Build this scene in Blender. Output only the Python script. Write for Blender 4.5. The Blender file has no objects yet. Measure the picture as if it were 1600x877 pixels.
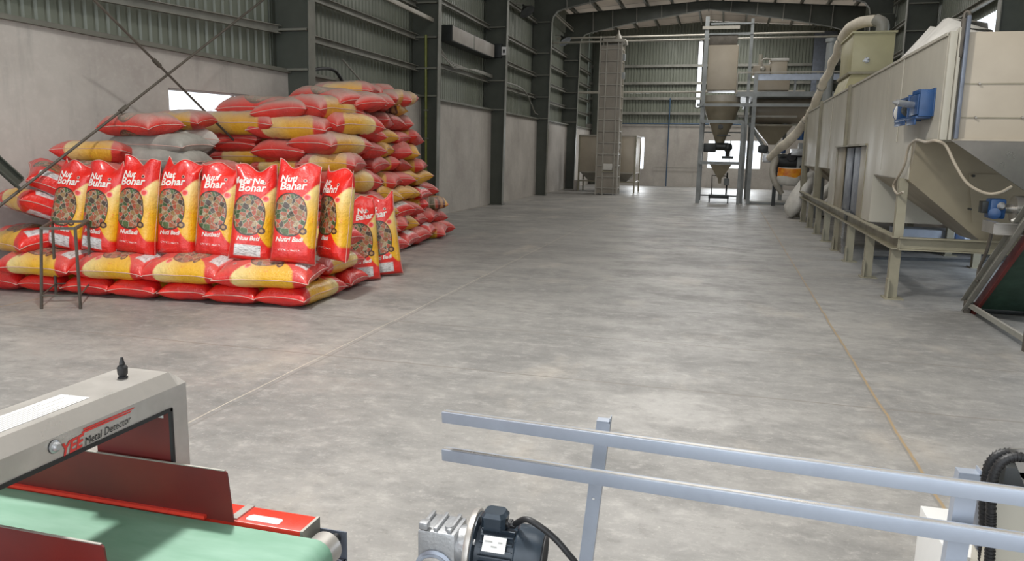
import bpy, bmesh, math, random
from mathutils import Vector, Matrix
from mathutils.noise import noise as mnoise
PI = math.pi
rnd = random.Random(7)
SC = bpy.context.scene
# ------------------------------------------------------------------ camera
F, CAMH, VX, VY, ROLL = 1200.0, 1.65, 1135.0, 243.0, 0.019
Yc = Vector((VX - 800, 438.5 - VY, -F)).normalized()
Zc = Vector((1, -ROLL, 0)).cross(Yc).normalized()
Xc = Yc.cross(Zc)
RW = Matrix((Xc, Yc, Zc))
CAM = Vector((0, 0, CAMH))
cd = bpy.data.cameras.new('camera'); cam = bpy.data.objects.new('camera', cd)
SC.collection.objects.link(cam); SC.camera = cam
cam.matrix_world = Matrix.Translation(CAM) @ RW.to_4x4()
cd.sensor_width = 36.0; cd.lens = 36.0 * F / 1600.0; cd.clip_start = 0.05; cd.clip_end = 300

def P(x, y, axis, val):
    """the place point seen at pixel (x, y) on the plane axis = val"""
    d = RW @ Vector((x - 800, 438.5 - y, -F)); i = 'XYZ'.index(axis)
    return CAM + d * ((val - CAM[i]) / d[i])

# ------------------------------------------------------------------ world, lights, exposure
vs = SC.view_settings
vs.view_transform = 'Standard'; vs.look = 'None'; vs.gamma = 1; vs.use_curve_mapping = False
vs.exposure = -0.36
W = bpy.data.worlds.new('sky'); SC.world = W; W.use_nodes = True
nt = W.node_tree; nt.nodes.clear()
wo = nt.nodes.new('ShaderNodeOutputWorld'); bg = nt.nodes.new('ShaderNodeBackground')
bg.inputs[0].default_value = (0.86, 0.93, 1.0, 1); bg.inputs[1].default_value = 2.6
nt.links.new(bg.outputs[0], wo.inputs[0])

def area(name, loc, size, energy, rot, col=(1, 1, 1), spread=PI):
    l = bpy.data.lights.new(name, 'AREA'); l.shape = 'RECTANGLE'; l.size, l.size_y = size
    l.energy = energy; l.color = col; l.spread = spread
    o = bpy.data.objects.new(name, l); SC.collection.objects.link(o); o.location = loc; o.rotation_euler = rot
    return o
# daylight through the open end of the hall, behind the camera, and fill lamps added under the closed roof
area('open_end_daylight', (-1.0, -4.2, 3.4), (10.5, 6.4), 350, (PI/2, 0, 0), (0.97, 0.98, 1.0))
for yy, e in ((8.7, 120), (14.5, 190), (20.2, 200), (26.1, 220), (32.0, 330), (38.2, 360)):
    area('added_roof_lamp', (-1.1, yy, 7.80), (5.0, 1.6), e, (0, 0, 0), (1.0, 0.985, 0.955))
for lo_, sz_, e_ in (((-3.0, 3.7, 7.3), (.7, .7), 1050), ((1.2, 3.2, 7.4), (3.4, 1.6), 110)):  # area lamps added for overhead light; the roof has no opening here
    sk = area('added_roof_lamp', lo_, sz_, e_, (0, 0, 0), (1.0, 0.985, 0.96)); sk.rotation_euler = (Vector(lo_) - Vector((-.6, 1.9, .4))).to_track_quat('Z', 'Y').to_euler()
area('window_daylight', (-4.5, 41.5, 1.8), (0.75, 1.4), 90, (-PI/2, 0, 0), (0.93, 0.97, 1.0))
area('window_daylight', (0.3, 41.5, 1.8), (2.6, 1.3), 220, (-PI/2, 0, 0), (0.93, 0.97, 1.0))
area('side_door_daylight', (5.3, 11.2, 1.5), (5.0, 2.6), 120, (PI/2, 0, PI/2), (0.62, 0.77, 1.0))
sl = bpy.data.lights.new('sun', 'SUN'); sl.energy = 0.0; sl.angle = math.radians(1.5); sl.color = (1.0, 0.96, 0.88)
so = bpy.data.objects.new('sun', sl); SC.collection.objects.link(so)
so.rotation_euler = Vector((0.38, -0.72, 0.80)).to_track_quat('Z', 'Y').to_euler()

# ------------------------------------------------------------------ materials
MATS = {}
class NT:
    def __init__(s, name):
        s.m = bpy.data.materials.new(name); s.m.use_nodes = True; s.t = s.m.node_tree; s.t.nodes.clear()
        s.out = s.n('ShaderNodeOutputMaterial'); s.b = s.n('ShaderNodeBsdfPrincipled'); s.l(s.b.outputs[0], s.out.inputs[0])
    def n(s, t, **k):
        o = s.t.nodes.new(t)
        for a, v in k.items(): setattr(o, a, v)
        return o
    def l(s, a, b): s.t.links.new(a, b)
    def put(s, sock, v):
        if hasattr(v, 'is_output') or isinstance(v, bpy.types.NodeSocket): s.l(v, sock)
        else: sock.default_value = v
    def math(s, op, a, b=0.0, c=None, clamp=False):
        o = s.n('ShaderNodeMath', operation=op, use_clamp=clamp); s.put(o.inputs[0], a); s.put(o.inputs[1], b)
        if c is not None: s.put(o.inputs[2], c)
        return o.outputs[0]
    def mix(s, f, a, b):
        o = s.n('ShaderNodeMix', data_type='RGBA'); s.put(o.inputs[0], f)
        for i, v in ((6, a), (7, b)):
            s.put(o.inputs[i], v if not isinstance(v, tuple) else (*v[:3], 1))
        return o.outputs[2]
    def coord(s, w='Object', scale=(1, 1, 1)):
        c = s.n('ShaderNodeTexCoord'); m = s.n('ShaderNodeMapping'); m.inputs['Scale'].default_value = scale
        s.l(c.outputs[w], m.inputs[0]); return m.outputs[0]
    def scaled(s, v, sc):
        o = s.n('ShaderNodeVectorMath', operation='MULTIPLY'); s.l(v, o.inputs[0]); o.inputs[1].default_value = sc; return o.outputs[0]
    def noise(s, vec, scale, detail=3, rough=.55):
        o = s.n('ShaderNodeTexNoise'); s.l(vec, o.inputs['Vector']); o.inputs['Scale'].default_value = scale
        o.inputs['Detail'].default_value = detail; o.inputs['Roughness'].default_value = rough; return o.outputs[0]
    def ramp(s, f, a, b, x0=0.0, x1=1.0):
        o = s.n('ShaderNodeMapRange'); o.clamp = True; s.put(o.inputs[0], f)
        o.inputs[1].default_value = a; o.inputs[2].default_value = b; o.inputs[3].default_value = x0; o.inputs[4].default_value = x1
        return o.outputs[0]
    def bump(s, h, strength=.3, dist=.01):
        o = s.n('ShaderNodeBump'); o.inputs['Strength'].default_value = strength; o.inputs['Distance'].default_value = dist
        s.l(h, o.inputs['Height']); s.l(o.outputs[0], s.b.inputs['Normal'])

def paint(name, c, rough=.5, metal=0.0, var=.25, scale=3.0, stretch=(1, 1, 1), c2=None, dust=0.0, bump=0.0, emit=0.0, dustc=(.45, .42, .37)):
    k = NT(name); v = k.coord('Object', stretch)
    n = k.noise(v, scale, 4, .6); f = k.ramp(n, .35, .68)
    c2 = c2 or tuple(x * (1 - var) for x in c)
    col = k.mix(f, c, c2)
    if dust > 0:
        g = k.n('ShaderNodeNewGeometry'); sx = k.n('ShaderNodeSeparateXYZ'); k.l(g.outputs['Normal'], sx.inputs[0])
        up = k.ramp(sx.outputs[2], .2, .9, 0, dust); col = k.mix(up, col, dustc)
    k.put(k.b.inputs['Base Color'], col)
    k.b.inputs['Roughness'].default_value = rough; k.b.inputs['Metallic'].default_value = metal
    k.l(k.ramp(n, .3, .7, max(0, rough - .08), min(1, rough + .1)), k.b.inputs['Roughness'])
    if bump: k.bump(k.noise(v, scale * 6, 4), bump, .01)
    if emit:
        k.b.inputs['Emission Color'].default_value = (*c, 1); k.b.inputs['Emission Strength'].default_value = emit
    MATS[name] = k.m; return k.m

M = {}
M['sheet'] = paint('green grey profiled sheet', (.185, .20, .158), .45, .0, .22, 1.2, (1, 1, .35))
M['steel'] = paint('dark green grey steel', (.066, .073, .058), .45, 0, .3, 1.5, dust=.4, dustc=(.20, .19, .16))
M['flange'] = paint('dusty steel flange', (.17, .17, .14), .5, 0, .25, 2)
M['girt'] = paint('dusty light girt', (.27, .265, .23), .5, .1, .3, 2.5, dust=.6)
M['pipe'] = paint('pale painted pipe', (.38, .355, .30), .45, 0, .2, 3)
M['rod'] = paint('rusty brace rod', (.12, .105, .085), .6, .3, .3, 6)
M['beige'] = paint('beige painted steel', (.43, .405, .335), .42, 0, .16, 1.3, (1, 1, .4), bump=.03)
M['beige_dark'] = paint('khaki frame paint', (.27, .245, .17), .45, 0, .25, 3)
M['beige_front'] = paint('warm beige panel', (.40, .345, .265), .38, 0, .12, 1.5)
M['hopper'] = paint('khaki hopper plate', (.33, .285, .20), .42, .1, .25, 1.2)
M['bin'] = paint('olive yellow bin paint', (.40, .37, .215), .4, 0, .14, 1.6)
M['stainless'] = paint('smeared stainless steel', (.42, .40, .37), .3, .75, .3, 3)
M['brushed'] = paint('brushed stainless steel', (.56, .53, .49), .32, .6, .2, 9)
M['galv'] = paint('blue grey galvanised steel', (.36, .40, .47), .38, .35, .14, 7)
M['galv_dark'] = paint('dull galvanised steel', (.17, .19, .23), .4, .4, .25, 7)
M['frame_grey'] = paint('grey painted frame', (.26, .275, .27), .45, 0, .25, 3, dust=.5)
M['blue'] = paint('blue machine paint', (.010, .055, .165), .35, 0, .25, 8)
M['bluepipe'] = paint('blue pipe', (.05, .10, .17), .4, 0, .2, 4)
M['dark'] = paint('dark machine paint', (.03, .034, .034), .45, .1, .3, 5)
M['motor'] = paint('blue black motor paint', (.030, .043, .058), .33, .15, .25, 12)
M['castalu'] = paint('cast aluminium', (.50, .51, .52), .35, .65, .3, 14, bump=.15)
M['rubber'] = paint('black rubber', (.014, .014, .015), .5, 0, .2, 10)
M['red'] = paint('dark red painted guard', (.135, .012, .009), .42, 0, .25, 4, c2=(.095, .012, .010))
M['redbright'] = paint('bright red paint', (.72, .045, .025), .3, 0, .12, 6)
M['belt'] = paint('green conveyor belt', (.125, .27, .18), .55, 0, .12, 7, c2=(.20, .35, .26), stretch=(.5, 2, 1))
M['beltdark'] = paint('worn dark green belt', (.03, .07, .045), .6, 0, .4, 5)
M['white'] = paint('white paper label', (.62, .62, .61), .5, 0, .08, 8)
M['ink'] = paint('black ink', (.02, .02, .02), .5)
M['redink'] = paint('red printed ink', (.75, .05, .04), .5)
M['whiteink'] = paint('white printed ink', (.80, .76, .70), .45)
M['cloth'] = paint('cream fabric sleeve', (.68, .62, .51), .8, 0, .2, 4, bump=.3)
M['sackwhite'] = paint('white woven sack', (.62, .60, .55), .6, 0, .18, 6, bump=.2)
M['sackgrey'] = paint('dusty grey woven sack', (.34, .325, .285), .65, 0, .3, 5, bump=.4)
M['frame_white'] = paint('white window frame', (.60, .60, .585), .45, 0, .06, 4)
M['ceiling'] = paint('pale roof insulation', (.52, .475, .42), .7, 0, .22, .6, (1, .25, 1))
M['yellow'] = paint('yellow green pipe', (.17, .19, .03), .4, 0, .2, 5)
M['screen'] = paint('unit cover grey', (.33, .30, .265), .5, 0, .15, 2)
M['tower'] = paint('dusty tower plastic sheet', (.29, .255, .205), .35, 0, .22, 2.2, (1, 1, .6), bump=.1)
M['thread'] = paint('pale stitched seam', (.62, .40, .34), .6, 0, .2, 9)

def ceil():
    k = NT('translucent roof insulation'); v = k.coord('Object', (1, .25, 1)); n = k.noise(v, .6, 4)
    c = k.mix(k.ramp(n, .35, .68), (.60, .54, .47), (.46, .41, .36)); d = k.n('ShaderNodeBsdfDiffuse'); t_ = k.n('ShaderNodeBsdfTranslucent'); mx = k.n('ShaderNodeMixShader'); mx.inputs[0].default_value = .40
    k.l(c, d.inputs[0]); k.l(c, t_.inputs[0]); k.l(d.outputs[0], mx.inputs[1]); k.l(t_.outputs[0], mx.inputs[2]); k.l(mx.outputs[0], k.out.inputs[0]); return k.m
M['ceiling'] = ceil()
def glass():
    k = NT('clear window glass'); t = k.t
    tr = k.n('ShaderNodeBsdfTransparent'); gl = k.n('ShaderNodeBsdfGlossy'); gl.inputs['Roughness'].default_value = .05
    mx = k.n('ShaderNodeMixShader'); mx.inputs[0].default_value = .05
    k.l(tr.outputs[0], mx.inputs[1]); k.l(gl.outputs[0], mx.inputs[2]); k.l(mx.outputs[0], k.out.inputs[0]); return k.m
M['glass'] = glass()

def floor_mat():
    k = NT('power floated concrete floor'); v = k.n('ShaderNodeNewGeometry').outputs['Position']
    n1 = k.noise(v, .35, 5, .6); n2 = k.noise(k.scaled(v, (.7, 1.15, 1)), 1.5, 8, .7); n3 = k.noise(v, 45, 3, .6); n4 = k.noise(k.scaled(v, (1.2, .6, 1)), 1.1, 5, .6)
    c = k.mix(k.ramp(n1, .33, .66), (.205, .200, .190), (.335, .322, .300))
    c = k.mix(k.ramp(n2, .42, .64, 0, .75), c, (.150, .147, .140))
    c = k.mix(k.ramp(n4, .56, .72, 0, .4), c, (.47, .415, .345))
    n5 = k.noise(k.scaled(v, (1, 1.3, 1)), 7.0, 6, .75); c = k.mix(k.ramp(n5, .52, .68, 0, .4), c, (.46, .44, .41)); c = k.mix(k.ramp(n5, .46, .34, 0, .45), c, (.14, .135, .125))
    c = k.mix(k.ramp(n3, .58, .75, 0, .28), c, (.55, .52, .47))
    sp = k.n('ShaderNodeSeparateXYZ'); k.l(v, sp.inputs[0]); X, Y = sp.outputs[0], sp.outputs[1]
    wob = k.math('MULTIPLY', k.math('SUBTRACT', k.noise(v, 2.5, 3), .5), .03)
    def line(axis, at, w, col, c, st=1.0):
        d = k.math('ABSOLUTE', k.math('SUBTRACT', k.math('ADD', axis, wob), at))
        return k.mix(k.ramp(d, w, w * .35, 0, st), c, col)
    for at in (-7.0, 1.11): c = line(X, at, .013, (.30, .215, .115), c, .95)
    for at in (-2.98, 1.095): c = line(X, at, .010, (.16, .15, .135), c, .6)
    for at in (-3.03,): c = line(X, at, .006, (.60, .53, .42), c, .6)
    for at in (5.4, 6.75, 11.6, 17.4, 23.1, 29.1): c = line(Y, at, .012, (.17, .15, .13), c, .75)
    k.put(k.b.inputs['Base Color'], c)
    k.l(k.ramp(n2, .3, .7, .36, .62), k.b.inputs['Roughness'])
    k.bump(n3, .12, .004); return k.m
M['floor'] = floor_mat()

def wall_mat():
    k = NT('stained plaster wall'); v = k.coord('Object')
    a = k.noise(v, .8, 5, .6); b = k.noise(k.coord('Object', (2.2, 2.2, .3)), 1.6, 5, .6); d = k.noise(v, 14, 4)
    c = k.mix(k.ramp(a, .35, .65), (.455, .425, .385), (.345, .315, .285))
    c = k.mix(k.ramp(b, .56, .75, 0, .55), c, (.25, .24, .22))
    c = k.mix(k.ramp(d, .5, .8, 0, .2), c, (.62, .59, .54))
    k.put(k.b.inputs['Base Color'], c); k.b.inputs['Roughness'].default_value = .75
    k.bump(d, .25, .01); return k.m
M['wall'] = wall_mat()

RED, YEL = (.72, .020, .010), (.74, .39, .010)
def bag_mat(name, label=False, dust=0.0, fade=0.0, plain=False):
    k = NT(name)
    uv = k.n('ShaderNodeUVMap'); uv.uv_map = 'UVMap'; sp = k.n('ShaderNodeSeparateXYZ'); k.l(uv.outputs[0], sp.inputs[0])
    u = k.math('MULTIPLY_ADD', sp.outputs[0], 2.0, -1.0); v = sp.outputs[1]
    vec = k.coord('UV', (1, 2.4, 1)); oc = k.coord('Object')
    wob = k.math('MULTIPLY', k.math('SUBTRACT', k.noise(vec, 3.0, 2), .5), .05); v2 = k.math('ADD', v, wob)
    red = k.mix(k.ramp(k.noise(oc, 4, 3), .35, .7), RED, (.55, .012, .014))
    def step(a, b, w=.012): return k.ramp(k.math('SUBTRACT', a, b), -w, w)
    yel = k.mix(k.ramp(v, .45, .78), YEL, (.74, .58, .24))
    yel = k.mix(k.math('MULTIPLY', step(v2, .52), step(.62, v2)), yel, (.85, .37, .015)) if False else yel
    top = step(k.math('MULTIPLY_ADD', u, .20, .60), v2)          # below the diagonal
    low = step(k.math('ADD', u, k.math('MULTIPLY', v2, 3.6)), 1.38, .03)
    bot = step(v2, .165); ym = k.math('MULTIPLY', k.math('MULTIPLY', top, low), bot)
    c = k.mix(ym, red, yel)
    # small red printing on the yellow
    pr = k.n('ShaderNodeTexVoronoi'); pr.inputs['Scale'].default_value = 9; k.l(vec, pr.inputs['Vector'])
    c = k.mix(k.math('MULTIPLY', k.math('MULTIPLY', ym, step(.17, pr.outputs['Distance'], .03)), .5), c, (.62, .12, .02))
    if not plain:
        du = k.math('DIVIDE', k.math('ADD', u, .18), .74); dv = k.math('DIVIDE', k.math('SUBTRACT', v, .48), .205)
        r2 = k.math('ADD', k.math('POWER', k.math('ABSOLUTE', du), 2.3), k.math('POWER', k.math('ABSOLUTE', dv), 2.3))
        vo = k.n('ShaderNodeTexVoronoi'); vo.inputs['Scale'].default_value = 8.5; vo.inputs['Randomness'].default_value = 1; k.l(vec, vo.inputs['Vector'])
        sepc = k.n('ShaderNodeSeparateColor'); k.l(vo.outputs['Color'], sepc.inputs[0])
        rp = k.n('ShaderNodeValToRGB'); k.l(sepc.outputs[0], rp.inputs[0]); cr = rp.color_ramp; cr.interpolation = 'CONSTANT'
        cols = [(0, (.40, .085, .035)), (.2, (.03, .075, .02)), (.36, (.30, .17, .06)), (.48, (.50, .06, .03)), (.6, (.07, .12, .035)), (.74, (.44, .33, .19)), (.84, (.055, .03, .02))]
        cr.elements[0].color = (*cols[0][1], 1); cr.elements[1].position = cols[1][0]; cr.elements[1].color = (*cols[1][1], 1)
        for p_, q_ in cols[2:]:
            e = cr.elements.new(p_); e.color = (*q_, 1)
        ve = k.n('ShaderNodeTexVoronoi', feature='DISTANCE_TO_EDGE'); ve.inputs['Scale'].default_value = 8.5; ve.inputs['Randomness'].default_value = 1; k.l(vec, ve.inputs['Vector'])
        food = k.mix(k.ramp(ve.outputs['Distance'], .075, .02, 0, .8), rp.outputs[0], (.42, .38, .28))
        food = k.mix(k.ramp(k.noise(vec, 11, 3), .45, .7, 0, .5), food, (.16, .13, .06))
        food = k.mix(k.ramp(k.noise(vec, 26, 3), .5, .62, 0, .45), food, (.05, .04, .02))
        c = k.mix(step(1.16, r2, .03), c, (.055, .018, .012)); c = k.mix(step(1.0, r2, .03), c, food)
        def disc(cu, cv, ru, rv, col, c):
            a = k.math('DIVIDE', k.math('SUBTRACT', u, cu), ru); b = k.math('DIVIDE', k.math('SUBTRACT', v, cv), rv)
            d = k.math('ADD', k.math('MULTIPLY', a, a), k.math('MULTIPLY', b, b)); return k.mix(step(1.0, d, .12), c, col)
        c = disc(.56, .665, .17, .034, (.78, .25, .22), c); c = disc(.56, .665, .12, .022, (.72, .05, .04), c)
        c = disc(.48, .325, .19, .036, (.06, .022, .014), c); c = disc(.48, .325, .10, .018, (.40, .22, .08), c)
        c = disc(.40, .83, .09, .018, (.55, .35, .30), c); c = disc(.40, .83, .055, .011, (.10, .02, .02), c)
        sm = k.math('MULTIPLY', k.math('MULTIPLY', step(u, -.62, .02), step(.42, u, .02)), k.math('MULTIPLY', step(v, .118, .004), step(.136, v, .004)))
        c = k.mix(k.math('MULTIPLY', sm, k.ramp(k.noise(k.coord('UV', (26, 60, 1)), 1.0, 2), .48, .56, 0, .8)), c, (.75, .6, .55))
        if label:
            lm = k.math('MULTIPLY', k.math('MULTIPLY', step(u, -.72, .02), step(.50, u, .02)), k.math('MULTIPLY', step(v, .045, .006), step(.165, v, .006)))
            tx = k.noise(k.coord('UV', (9, 70, 1)), 1.0, 3); lab = k.mix(k.ramp(tx, .52, .56, 0, .55), (.66, .66, .65), (.22, .20, .20))
            c = k.mix(lm, c, lab)
    if fade: c = k.mix(k.ramp(k.noise(oc, 3, 4), .3, .75, fade * .3, fade), c, (.36, .13, .10))
    if dust:
        g = k.n('ShaderNodeNewGeometry'); sx = k.n('ShaderNodeSeparateXYZ'); k.l(g.outputs['Normal'], sx.inputs[0])
        f = k.math('MULTIPLY', k.ramp(sx.outputs[2], .1, .95, 0, dust), k.ramp(k.noise(oc, 2.5, 4), .25, .6, .55, 1))
        c = k.mix(f, c, (.43, .365, .315))
    k.put(k.b.inputs['Base Color'], c)
    k.b.inputs['Roughness'].default_value = .30 if not fade else .42
    k.b.inputs['Coat Weight'].default_value = .5 if not fade else .05; k.b.inputs['Coat Roughness'].default_value = .2
    wn = k.noise(k.coord('Object', (1, 1, 1)), 11, 5, .65); k.bump(wn, .8, .025)
    return k.m
M['bag'] = bag_mat('printed bag film'); M['bag_l'] = bag_mat('printed bag film with white panel', True)
M['bag_d'] = bag_mat('dusty printed bag film', False, .52, .30); M['bag_dd'] = bag_mat('very dusty printed bag film', False, .92, .40)
M['bag_dl'] = bag_mat('lightly dusty printed bag film', True, .28, 0.0)

# ------------------------------------------------------------------ mesh helpers
class MB:
    def __init__(s): s.bm = bmesh.new()
    def box(s, lo, hi, bev=0.0):
        r = bmesh.ops.create_cube(s.bm, size=1.0); vv = r['verts']
        lo, hi = Vector(lo), Vector(hi); c = (lo + hi) / 2; d = hi - lo
        for v in vv: v.co = Vector((c[i] + v.co[i] * d[i] for i in range(3)))
        if bev:
            es = {e for v in vv for e in v.link_edges}
            bmesh.ops.bevel(s.bm, geom=list(es), offset=bev, segments=2, affect='EDGES', profile=.6)
        return s
    def beam(s, a, b, w, h, up=(0, 0, 1), bev=0.0):
        a, b = Vector(a), Vector(b); d = (b - a); L = d.length; d.normalize(); up = Vector(up)
        if abs(d.dot(up)) > .98: up = Vector((0, 1, 0))
        x = d.cross(up).normalized(); z = x.cross(d)
        vs_ = []
        for t in (0, L):
            for sx, sz in ((-1, -1), (1, -1), (1, 1), (-1, 1)):
                vs_.append(s.bm.verts.new(a + d * t + x * (sx * w / 2) + z * (sz * h / 2)))
        fs = [(0, 3, 2, 1), (4, 5, 6, 7), (0, 1, 5, 4), (1, 2, 6, 5), (2, 3, 7, 6), (3, 0, 4, 7)]
        nf = [s.bm.faces.new([vs_[i] for i in f]) for f in fs]
        if bev:
            es = {e for v in vs_ for e in v.link_edges}
            bmesh.ops.bevel(s.bm, geom=list(es), offset=bev, segments=2, affect='EDGES', profile=.6)
        return s
    def channel(s, a, b, w, h, up, t=.012):
        """C-section: web plus two lips; w across, h along up"""
        a, b, up = Vector(a), Vector(b), Vector(up).normalized(); d = (b - a).normalized(); x = d.cross(up).normalized()
        s.beam(a, b, t, h, up)
        for q in (-1, 1):
            o = up * (q * (h / 2 - t / 2)) + x * (w / 2)
            s.beam(a + o, b + o, w, t, up)
        return s
    def cyl(s, a, b, r, r2=None, seg=20, cap=True):
        a, b = Vector(a), Vector(b); r2 = r if r2 is None else r2
        d = b - a; q = d.to_track_quat('Z', 'Y').to_matrix().to_4x4()
        bmesh.ops.create_cone(s.bm, cap_ends=cap, segments=seg, radius1=max(r, 1e-4), radius2=max(r2, 1e-4), depth=d.length,
                              matrix=Matrix.Translation((a + b) / 2) @ q)
        return s
    def tube(s, pts, r, seg=10, smooth=6, closed=False):
        pts = [Vector(p) for p in pts]; rr = r if isinstance(r, (list, tuple)) else [r] * len(pts)
        if smooth > 1 and len(pts) > 2:
            q, qr = [], []; n = len(pts); rng = n if closed else n - 1
            for i in range(rng):
                p1, p2 = pts[i], pts[(i + 1) % n]
                p0 = pts[i - 1] if (i > 0 or closed) else p1 * 2 - p2
                p3 = pts[(i + 2) % n] if (i + 2 < n or closed) else p2 * 2 - p1
                for j in range(smooth):
                    t = j / smooth
                    q.append(.5 * ((2 * p1) + (p2 - p0) * t + (2 * p0 - 5 * p1 + 4 * p2 - p3) * t * t + (3 * p1 - p0 - 3 * p2 + p3) * t ** 3))
                    qr.append(rr[i] * (1 - t) + rr[(i + 1) % n] * t)
            if not closed: q.append(pts[-1]); qr.append(rr[-1])
            pts, rr = q, qr
        n = len(pts); rings = []; up = Vector((0, 0, 1)); pn = None
        for i, p in enumerate(pts):
            a = pts[(i - 1) % n] if (i > 0 or closed) else p; b = pts[(i + 1) % n] if (i < n - 1 or closed) else p
            d = (b - a).normalized()
            if pn is None: pn = d.orthogonal().normalized()
            pn = (pn - d * pn.dot(d)).normalized(); bn = d.cross(pn)
            rings.append([s.bm.verts.new(p + (pn * math.cos(2 * PI * k / seg) + bn * math.sin(2 * PI * k / seg)) * rr[i]) for k in range(seg)])
        for i in range(n if closed else n - 1):
            A, B_ = rings[i], rings[(i + 1) % n]
            for k in range(seg): s.bm.faces.new((A[k], A[(k + 1) % seg], B_[(k + 1) % seg], B_[k]))
        if not closed: s.bm.faces.new(rings[0][::-1]); s.bm.faces.new(rings[-1])
        return s
    def plate(s, pts, off):
        """polygon extruded by the vector off"""
        off = Vector(off); a = [s.bm.verts.new(Vector(p)) for p in pts]; b = [s.bm.verts.new(Vector(p) + off) for p in pts]; n = len(a)
        s.bm.faces.new(a[::-1]); s.bm.faces.new(b)
        for i in range(n): s.bm.faces.new((a[i], a[(i + 1) % n], b[(i + 1) % n], b[i]))
        return s
    def loft(s, ring_a, ring_b, cap=True):
        a = [s.bm.verts.new(Vector(p)) for p in ring_a]; b = [s.bm.verts.new(Vector(p)) for p in ring_b]; n = len(a)
        for i in range(n): s.bm.faces.new((a[i], a[(i + 1) % n], b[(i + 1) % n], b[i]))
        if cap: s.bm.faces.new(a[::-1]); s.bm.faces.new(b)
        return s
    def lathe(s, prof, o, axis=(0, 0, 1), seg=24):
        o = Vector(o); q = Vector(axis).normalized().to_track_quat('Z', 'Y').to_matrix(); rings = []
        for r, h in prof:
            rings.append([s.bm.verts.new(o + q @ Vector((r * math.cos(2 * PI * k / seg), r * math.sin(2 * PI * k / seg), h))) for k in range(seg)])
        for A, B_ in zip(rings, rings[1:]):
            for k in range(seg): s.bm.faces.new((A[k], A[(k + 1) % seg], B_[(k + 1) % seg], B_[k]))
        s.bm.faces.new(rings[0][::-1]); s.bm.faces.new(rings[-1]); return s
def rect(x0, x1, y0, y1, z): return [(x0, y0, z), (x1, y0, z), (x1, y1, z), (x0, y1, z)]

OFF = {}
def link(name, me, mat, parent=None, smooth=False):
    o = bpy.data.objects.new(name, me); SC.collection.objects.link(o)
    me.materials.append(mat)
    if smooth:
        for p in me.polygons: p.use_smooth = True
    if parent is not None:
        me.transform(Matrix.Translation(-OFF[parent])); o.parent = parent; OFF[o] = OFF[parent]
    else:
        xs = [v.co for v in me.vertices]
        if xs:
            lo = Vector(min(v[i] for v in xs) for i in range(3)); hi = Vector(max(v[i] for v in xs) for i in range(3))
            b = Vector(((lo.x + hi.x) / 2, (lo.y + hi.y) / 2, lo.z)); me.transform(Matrix.Translation(-b)); o.location = b; OFF[o] = b
    return o
def obj(name, mb, mat, parent=None, smooth=None, angle=35):
    me = bpy.data.meshes.new(name)
    bmesh.ops.recalc_face_normals(mb.bm, faces=mb.bm.faces)
    mb.bm.to_mesh(me); mb.bm.free()
    o = link(name, me, M[mat] if isinstance(mat, str) else mat, parent)
    if smooth is not False:
        me.polygons.foreach_set('use_smooth', [True] * len(me.polygons)); me.set_sharp_from_angle(angle=math.radians(angle))
    return o
def tag(o, label, cat=None, group=None, kind=None):
    if label: o['label'] = label
    if cat: o['category'] = cat
    if group: o['group'] = group
    if kind: o['kind'] = kind
    return o
def thing(name, label, cat, loc=(0, 0, 0), group=None):
    o = bpy.data.objects.new(name, None); o.empty_display_size = .1; SC.collection.objects.link(o); o.location = loc; OFF[o] = Vector(loc)
    return tag(o, label, cat, group)
def struct(name, mb, mat, label=None, parent=None):
    o = obj(name, mb, mat, parent)
    if parent is None: tag(o, label, None, None, 'structure')
    return o
def text_mesh(s, size=1.0, shear=0.0, bold=0.0, space=1.0):
    c = bpy.data.curves.new('t', 'FONT'); c.body = s; c.size = size; c.shear = shear; c.offset = bold; c.align_x = 'CENTER'; c.align_y = 'CENTER'; c.resolution_u = 2; c.space_character = space; c.space_line = .8
    o = bpy.data.objects.new('t', c); SC.collection.objects.link(o)
    me = bpy.data.meshes.new_from_object(o.evaluated_get(bpy.context.evaluated_depsgraph_get()))
    bpy.data.objects.remove(o); bpy.data.curves.remove(c); return me
def text_on(name, s, o, ex, ey, size, mat, parent, shear=0.0, bold=0.0, fn=None, lift=.0015):
    """letters laid on a plane (origin o, axes ex, ey) or on a surface fn(x, y) -> point"""
    me = text_mesh(s, size, shear, bold)
    if fn: 
        bm = bmesh.new(); bm.from_mesh(me); bmesh.ops.subdivide_edges(bm, edges=[e for e in bm.edges if e.calc_length() > size * .12], cuts=2); bmesh.ops.triangulate(bm, faces=bm.faces); bm.to_mesh(me); bm.free()
        for v in me.vertices: v.co = fn(v.co.x, v.co.y)
    else:
        o, ex, ey = Vector(o), Vector(ex).normalized(), Vector(ey).normalized(); n = ex.cross(ey)
        for v in me.vertices: v.co = o + ex * v.co.x + ey * v.co.y + n * lift
    return link(name, me, M[mat], parent)
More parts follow.
